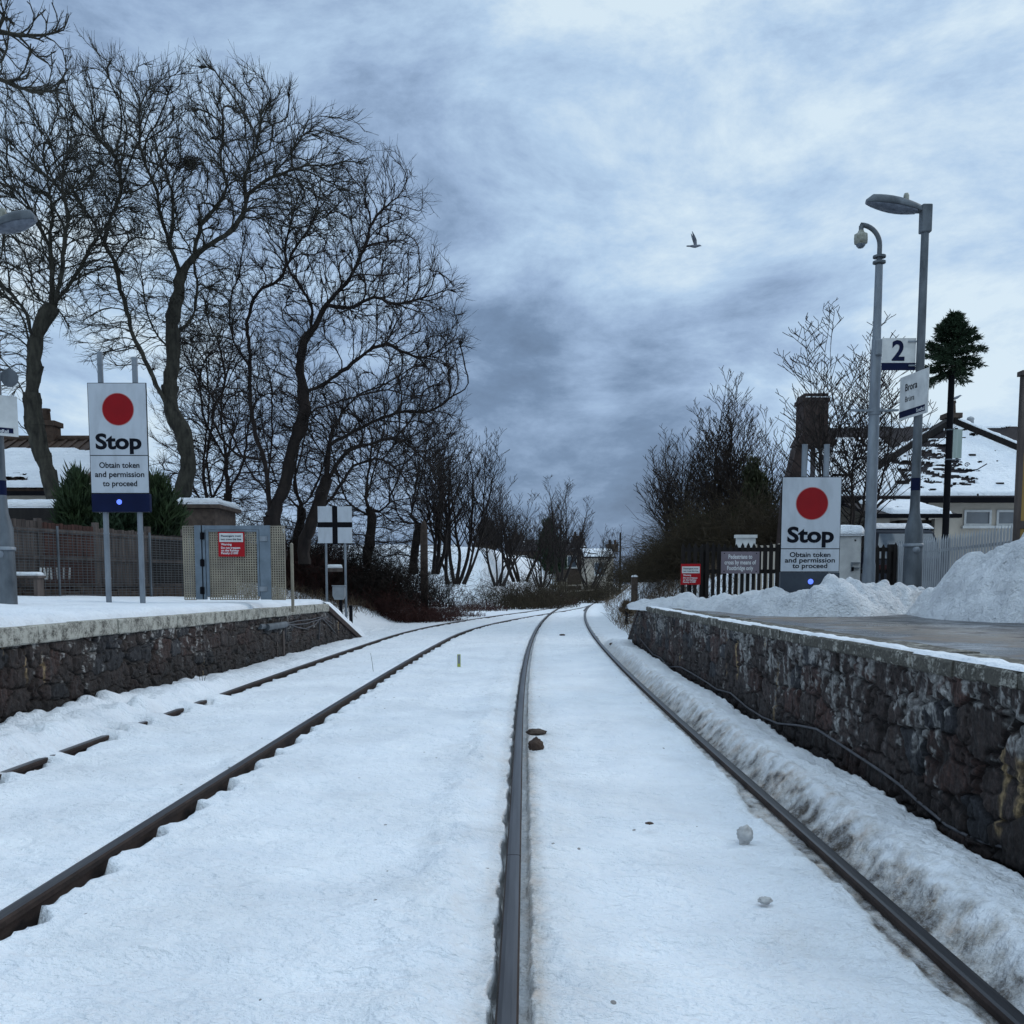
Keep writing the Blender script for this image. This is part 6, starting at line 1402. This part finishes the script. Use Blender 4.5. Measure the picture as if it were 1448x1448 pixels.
lo = [v-nrm*.1 for v in pts]; front.add(pts+lo, [(0, 1, 2, 3, 4), (9, 8, 7, 6, 5)]+[(i, (i+1) % 5, 5+(i+1) % 5, 5+i) for i in range(5)]); fo = front.build('roof', [M['slate']], t)
def sheet_clip(name, seed, parent):
    nx, ny = 260, 130; A, B = np.meshgrid(np.linspace(0, 1, nx), np.linspace(0, 1, ny), indexing='ij'); X = lb.x+(rb2.x-lb.x)*A; Yq = yf+(ym-yf)*B; Zq = ze+(apx.z-ze)*B
    def edge(pa, pb): return (pb.x-pa.x)*(Yq-pa.y)-(pb.y-pa.y)*(X-pa.x)
    ap = Vector((apx.x, ym, apx.z)); ins = np.minimum.reduce([edge(lb, rb2)/8, edge(rb2, rt)/3, edge(rt, ap)/3, edge(ap, lt)/3, edge(lt, lb)/3])
    Ux = (X-apx.x); thr = -.02-.50*sstep((Ux+.9)/1.1)-.12*sstep((Ux-.4)/1.0)+.42*sstep((B-.66)/.33)-.35*sstep((.20-B)/.14)
    thr = np.where(Ux < -2.6, thr-.25, thr)
    f = fbm(X*1.3, B*18, seed, 4, .6); m = sstep((f-thr)/.10)*sstep((ins-.03)/.08)
    h = .075*m+.012*fbm(X*4, B*14, 3.3, 3)*m-.02*sstep((.03-B)/.03)+.006; p = np.stack([X, Yq, Zq], -1)+np.array(nrm)*h[..., None]
    keep = (m[:-1, :-1] > .15) & (m[1:, 1:] > .15) & (m[:-1, 1:] > .15) & (m[1:, :-1] > .15); return npmesh(name, p.reshape(-1, 3), gridq(nx, ny, keep), M['snow2'], parent, True)
sheet_clip('roof_snow', 11, fo)
for a_, b_ in ((lt, Vector((apx.x, ym, apx.z))), (rt, Vector((apx.x, ym, apx.z)))):
    mb = MB(); mb.beam(a_+Vector((0, 0, .10)), b_+Vector((0, 0, .10)), .22, .2); o = mb.build('skew_stones', [M['blackwood']], t)
    k0, k1 = (.05, .72) if a_ is lt else (.0, .93)
    pa = a_+(b_-a_)*k0; pb = a_+(b_-a_)*k1; n = 30; rings = []
    for i in range(n+1):
        c = pa+(pb-pa)*i/n+Vector((0, 0, .20)); r = .10*min(1, i/2, (n-i)/2)*(1+.35*float(perlin(i*.5, 3.3+k0)))*(1 if a_ is rt else (.4+.9*max(0, float(perlin(i*.33, 7.7))*2))) + .004
        rings.append([c+Vector((.9*r*math.cos(q), 0, .75*r*math.sin(q))) for q in [2*math.pi*j/8 for j in range(8)]])
    mb = MB(); mb.rings(rings); mb.build('snow_line', [M['snow2']], o)
stack(t, P(1347, 590, ym).x, ym+.1, .36, .4, apx.z-.4, P(1347, 586, ym).z, 'stoneh', 1)
xo = P(1374, 600, ym+2).x; mb = MB(); mb.lathe((xo, ym+2.1, wz), [(.12, -.1), (.10, .2), (.12, .24), (.10, .30), (.001, .34)], 12); mb.build('vent_cowl', [M['palisade']], t)
for u, v, w_, h_ in ((1276, 688, .32, .16), (1413, 688, .2, .05), (1374, 648, .18, .07)):
    q = on_slope(u, v); mb = MB(); mb.box(q+Vector((0, 0, .08)), (w_, .12, h_)); mb.build('roof_vent', [M['blackwood']], fo)
mb = MB(); mb.bbox(pe0.x, pe1.x, yf-.10, yf-.005, ze-.15, ze-.02); mb.build('gutter', [M['black']], t)
yw = yf+.4
mb = MB(); q = P(1306, 712, yw-.05); mb.tube([(q.x, yw-.3, ze-.1), (q.x, yw-.28, ze-.25), (q.x+.12, yw-.05, ze-.42), (q.x+.12, yw-.05, ze-.62)], .035, 8); mb.build('downpipe', [M['black']], t)
for u0, u1 in ((1363, 1401), (1409, 1452)):
    a = P(u0, 721, yw); b = P(u1, 741, yw); window(t, a.x, b.x, b.z-.05, a.z, yw)
mb = MB(); a = P(1334, 730, yw); b = P(1352, 790, yw); mb.bbox(a.x, b.x, yw-.03, yw-.002, 1.0, a.z); mb.bbox(a.x-.12, a.x-.001, yw-.035, yw-.002, P(1, 748, yw).z, P(1, 740, yw).z); mb.build('quoin_stones', [M['cream']], t)
# porch in front of it
yp = 25.0; t2 = thing('porch', (P(1290, 740, yp).x, yp, .9), 'dark low porch with a snowy lean-to roof against the cream house', 'porch')
a = P(1236, 727, yp); b = P(1357, 725, yp); mb = MB(); mb.bbox(a.x, b.x, yp-.15, yp+.05, a.z-.09, a.z); mb.build('eaves_board', [M['black']], t2)
pr_ = roof_plane('roof', (a.x, yp, a.z), (b.x, yp, a.z), (b.x, yw-.01, a.z+.55), (a.x, yw-.01, a.z+.55), M['slate'], t2)
snow_sheet('roof_snow', (a.x+.4, yp, a.z), (b.x-.15, yp, a.z), (b.x-.15, yw-.05, a.z+.53), (a.x+.4, yw-.05, a.z+.53), pr_, 15, -.4, .10, 60, 30)
mb = MB(); mb.bbox(a.x+.75, b.x-.25, yp+.35, yw-.02, .9, a.z-.12); mb.build('wall', [M['stoneh']], t2)
mb = MB(); mb.bbox(a.x+.1, a.x+.42, yp+.1, yp+.4, .9, a.z-.1); mb.build('pillar', [M['cream']], t2); mb = MB(); mb.bbox(b.x-.55, b.x-.35, yp+.1, yp+.3, .9, a.z-.1); mb.build('pillar', [M['cream']], t2)
window(t2, P(1262, 740, yp).x, P(1335, 740, yp).x, 1.9, a.z-.2, yp+.33, 2, 'bluegrey')
# brick chimney at the left end
yk = 26.0; t3 = thing('chimney_house', (P(1150, 700, yk+1).x, yk+1, .9), 'dark gable with a tall brick chimney stack behind the right stop sign', 'house')
zt = P(1154, 556, yk).z; zs = P(1154, 628, yk).z; a = P(1136, 600, yk).x; b = P(1171, 600, yk).x
mb = MB(); n = [(a-.02, b+.05, P(1, 676, yk).z-2.6), (a-.20, a+.22, P(1, 676, yk).z)]; 
mb.rings([[Vector((x0_, yk, z)), Vector((x1_, yk, z)), Vector((x1_, yk+.7, z)), Vector((x0_, yk+.7, z))] for x0_, x1_, z in ((a-.14, b+.24, zs-.01), (a-.10, b+.20, zs+.10), (a, b, zs+.28), (a, b, zt-.22))], 0, False)
mb.rings([[Vector((x0_, yk-o_, z)), Vector((x1_, yk-o_, z)), Vector((x1_, yk+.7+o_, z)), Vector((x0_, yk+.7+o_, z))] for x0_, x1_, z, o_ in ((a-.001, b+.001, zt-.22, .0), (a-.04, b+.03, zt-.2, .04), (a-.04, b+.03, zt-.11, .04), (a+.01, b-.01, zt-.10, .0), (a+.01, b-.01, zt, .0))], 0, False)
mb.build('chimney_stack', [M['brickd']], t3)
mb = MB(); mb.rings([[Vector((x0_, yk+.05, z)), Vector((x1_, yk+.05, z)), Vector((x1_, yk+.6, z)), Vector((x0_, yk+.6, z))] for x0_, x1_, z in ((a-.55, a+.10, .9), (a-.36, a+.12, P(1, 690, yk).z), (a-.12, a+.16, zs-.012))], 0, False); mb.build('gable_edge', [M['brickd']], t3)
snow_cap('snow_strip', a+.02, b-.02, yk-.035, yk-.005, zt-.109, .03, 2, t3, over=0, r=.02)
# parked car behind the fence
yc = 23.2; xc_ = P(1288, 760, yc).x; t = thing('parked_car', (xc_, yc, .9), 'dark parked car seen over the fences with a thick slab of snow on its roof', 'car')
zr2 = P(1, 746, yc).z
def ring(xs, y, z): return [Vector((xs[0], y[0], z)), Vector((xs[1], y[0], z)), Vector((xs[1], y[1], z)), Vector((xs[0], y[1], z))]
mb = MB(); w_ = .84
mb.rings([ring((xc_-w_*k, xc_+w_*k), (yc-.0+o, yc+4.0-o2), z) for k, o, o2, z in ((.95, .05, .05, 1.12), (1.0, 0, 0, 1.35), (1.0, .02, .02, 1.62), (.97, .08, .1, 1.78), (.80, .35, 1.3, zr2-.08), (.74, .5, 1.6, zr2))], 0, False); mb.build('body', [M['car']], t, .05)
mb = MB(); mb.rings([ring((xc_-w_*k, xc_+w_*k), (yc+o, yc+o+.02), z) for k, o, z in ((.86, .07, 1.84), (.72, .31, zr2-.12))], 0, False); mb.build('rear_window', [M['glass']], t)
mb = MB(); mb.bbox(xc_-.8, xc_+.8, yc-.06, yc+.0, 1.18, 1.34); mb.build('bumper', [M['galvd']], t, .02)
for s in (-1, 1):
    mb = MB(); mb.bbox(xc_+s*.62-.13, xc_+s*.62+.13, yc-.03, yc+.01, 1.55, 1.70); mb.build('tail_light', [M['darkred']], t, .01)
    for yy in (.75, 3.2):
        mb = MB(); mb.tube([(xc_+s*.62, yc+yy, 1.2), (xc_+s*.82, yc+yy, 1.2)], .31, 20); mb.build('wheel', [M['rubber']], t)
snow_cap('snow_cap', xc_-.66, xc_+.66, yc+.5, yc+2.4, zr2+.002, .13, 6, t, over=.04, r=.16)
# ---------------------------------------------------------------- far end: houses, gate, railing, pole
def far_house(label, u0, u1, ve, vr, Y, dep, wallm, roofm, snowy, seed, chim=()):
    a = P(u0, ve, Y); b = P(u1, ve, Y); zr = P(u0, vr, Y+dep).z; t = thing('far_house', ((a.x+b.x)/2, Y, 0), label, 'house', 'houses far beyond the bend')
    mb = MB(); mb.bbox(a.x, b.x, Y+.2, Y+2*dep, -.5, a.z); mb.add([(a.x, Y+.2, a.z), (a.x, Y+2*dep, a.z), (a.x, Y+dep, zr-.1), (b.x, Y+.2, a.z), (b.x, Y+2*dep, a.z), (b.x, Y+dep, zr-.1)], [(0, 1, 2), (3, 5, 4)]); mb.build('wall', [M[wallm]], t)
    r_ = roof_plane('roof', (a.x-.2, Y, a.z-.05), (b.x+.2, Y, a.z-.05), (b.x+.2, Y+dep, zr), (a.x-.2, Y+dep, zr), M[roofm], t); roof_plane('roof', (a.x-.2, Y+2*dep+.2, a.z-.05), (b.x+.2, Y+2*dep+.2, a.z-.05), (b.x+.2, Y+dep, zr), (a.x-.2, Y+dep, zr), M[roofm], t)
    if snowy is not None: snow_sheet('roof_snow', (a.x-.1, Y+.1, a.z), (b.x+.1, Y+.1, a.z), (b.x+.1, Y+dep-.1, zr-.05), (a.x-.1, Y+dep-.1, zr-.05), r_, seed, snowy, .1, 60, 30, sx=.8, sy=2)
    for cu, cv in chim: p = P(cu, cv, Y+dep); stack(t, p.x, Y+dep, 1.0, .7, zr-.3, p.z, 'stoneh', 2)
    n = max(1, int((b.x-a.x)/2.8))
    for i in range(n): x = a.x+(b.x-a.x)*(i+.5)/n; window(t, x-.45, x+.45, a.z-1.6, a.z-.5, Y+.18, 0)
    return t
far_house('dark roofed house far behind the bushes left of the distant conifer', 716, 762, 778, 763, 100, 4, 'stoneh', 'slate', .3, 3, ((733, 757),))
far_house('far brown house with a big square chimney right of the distant conifer', 790, 828, 778, 764, 95, 4, 'stoneh', 'slate', .1, 4, ((817, 758),))
far_house('small pale far house with snow on its roof just left of the thin pole', 828, 868, 787, 776, 90, 3.5, 'cream', 'slate', -.3, 5, ((866, 770),))
far_house('far low house hidden behind the thin trees over the snowy hillside', 600, 640, 786, 770, 92, 4, 'stoneh', 'slate', -.1, 6)
Y = 36; a = P(594, 735, Y); b = P(605, 790, Y); mb = MB(); xm = (a.x+b.x)/2; w_ = .14
mb.rings([[Vector((xm-k, Y-k, z)), Vector((xm+k, Y-k, z)), Vector((xm+k, Y+k, z)), Vector((xm-k, Y+k, z))] for k, z in ((.13, .3), (.12, a.z-.7), (.11, a.z-.3), (.07, a.z-.1), (.03, a.z-.02))], 0, False)
tag(mb.build('stone_pillar', [M['stoneh']]), 'narrow brown stone pillar behind the brambles, left of the snowy hillside', 'pillar')
Y = 70; t = thing('field_gate', P(789, 838, Y), 'pale barred metal gate beyond the junction, at the foot of the dark bushes', 'gate'); a = P(778, 818, Y); b = P(801.5, 838, Y); mb = MB()
for i in range(8): x = a.x+(b.x-a.x)*i/7; mb.bbox(x-.03, x+.03, Y-.02, Y+.02, b.z, a.z)
mb.build('bars', [M['mesh']], t); mb = MB()
for k in (0, .5, 1): z = b.z+(a.z-b.z)*k; mb.bbox(a.x-.03, b.x+.03, Y-.05, Y-.021, z-.04, z+.04)
mb.build('rails', [M['mesh']], t)
t = thing('rail_fence', P(830, 838, 78), 'low weathered two-rail fence following the far side of the bend', 'fence'); fa = [P(802, 828, 70), P(830, 827, 78), P(860, 826, 90), P(872, 825, 98)]
for dz in (0, -.42):
    mb = MB()
    for i in range(3): mb.beam(fa[i]+Vector((0, 0, dz)), fa[i+1]+Vector((0, 0, dz)), .06, .09)
    mb.build('rail', [M['mesh']], t)
for i in range(7):
    k = i/6*3; j = min(int(k), 2); p = fa[j]+(fa[j+1]-fa[j])*(k-j); mb = MB(); mb.bbox(p.x-.06, p.x+.06, p.y+.04, p.y+.16, -.3, p.z+.1); mb.build('post', [M['oldwood']], t)
Y = 85; p = P(877, 790, Y); mb = MB(); mb.tube([(p.x, Y, 0), (p.x, Y, P(877, 753, Y).z)], [.10, .07], 10); tag(mb.build('utility_pole', [M['blackwood']]), 'thin dark pole standing against the sky above the bend', 'pole')
Y = 33; p = P(897, 840, Y); mb = MB(); mb.bbox(p.x-.10, p.x+.10, Y-.10, Y+.10, .5, P(1, 816, Y).z); o = mb.build('concrete_post', [M['stoneh']], None, .02); tag(o, 'squat stone gatepost with a little snow on top at the foot of the right bank', 'post'); snow_cap('snow_cap', p.x-.09, p.x+.09, Y-.09, Y+.09, P(1, 816, Y).z+.003, .06, 3, o, over=.01, r=.08)
# fallen rail with snow behind the cross sign
Y = 30; a = P(463, 803, Y); b = P(484, 803, Y); mb = MB(); mb.beam((a.x, Y, a.z-.06), (b.x, Y, b.z-.06), .08, .10); o = mb.build('snowy_rail', [M['oldwood']]); tag(o, 'horizontal timber carrying a strip of snow just behind the cross sign', 'timber'); snow_cap('snow_cap', a.x, b.x, Y-.06, Y+.06, min(a.z, b.z)-.0, .10, 3, o, over=.0, r=.05)
# ---------------------------------------------------------------- birds and a nest
def bird(name, c, L, label, cat, kind='fly', mat='camw', face=1, group=None, wmat=None):
    mb = MB(); n = 10; rings = []
    prof = ((-.50, .012, 0), (-.42, .05, .0), (-.25, .055, .0), (-.05, .10, -.01), (.12, .115, -.01), (.26, .085, .01), (.34, .075, .03), (.42, .062, .035), (.47, .02, .02), (.54, .006, .0))
    for x, r, z in prof: rings.append([Vector((face*x*L, r*L*math.cos(2*math.pi*k/n), (z+r*.9*math.sin(2*math.pi*k/n))*L)) for k in range(n)])
    mb.rings(rings)
    if kind == 'fly':
        for s in (-1, 1):
            w = [(.20, .06, .02, .16), (.16, .16, .34, .20), (.02, .20, .62, .14), (-.14, .22, .86, .03)]  # x lead, y out, z up, chord
            tp = []
            for x, y, z, ch in w: tp.append([Vector((face*x*L, s*y*L, z*L)), Vector((face*(x-ch*.5)*L, s*y*L*1.02, z*L+.02*L)), Vector((face*(x-ch)*L, s*y*L, z*L)), Vector((face*(x-ch*.5)*L, s*y*L*.98, z*L-.012*L))]) 
            mb.rings(tp, 0)
    o = mb.build(name, [M[mat]]); o.location = c
    if kind == 'sit': o.rotation_euler = (0, -face*R(55), 0)
    if kind == 'stand':
        o.rotation_euler = (0, -face*R(20), 0)
        lg = MB(); 
        for s in (-1, 1): lg.tube([(0, s*.05*L, -.05*L), (face*.02*L, s*.05*L, -.30*L)], .012*L, 5)
        q = lg.build('legs', [M['oldwood']]); q.parent = o; q.rotation_euler = (0, face*R(20), 0)
    return tag(o, label, cat, group)
Y = 32; bird('gull', P(981, 348, Y), .46, 'grey gull flying to the right in the open sky, wings raised', 'bird', 'fly', 'gull')
pq = P(1352, 577, ym); bird('gull', Vector((pq.x, ym+.1, P(1347, 586, ym).z+.38+.12)), .42, 'grey gull standing on the chimney pot of the cream house', 'bird', 'stand', 'gull')
for u, v, Yb_, l in ((101, 164, 25, 'small black bird perched at the top of the leaning left tree'), (244, 156, 27, 'small black bird perched near the top of the largest tree'), (481, 270, 30, 'small black bird perched in the outer right twigs of the dark tree')):
    bird('crow', P(u, v, Yb_), .26, l, 'bird', 'sit', 'black', 1, 'birds perched in the trees')
rr = random.Random(8); mb = MB(); c = P(268, 231, 27)
for i in range(150):
    a = rr.uniform(0, 6.28); b = rr.uniform(-.6, .6); d = Vector((math.cos(a), math.sin(a), b)).normalized(); q = c+Vector((rr.gauss(0, .12), rr.gauss(0, .12), rr.gauss(0, .09))); mb.tube([q-d*.16, q+d*.16], .007, 3, 0, False)
tag(mb.build('nest', [M['twigb']]), 'untidy dark twig nest high in the largest tree', 'nest')
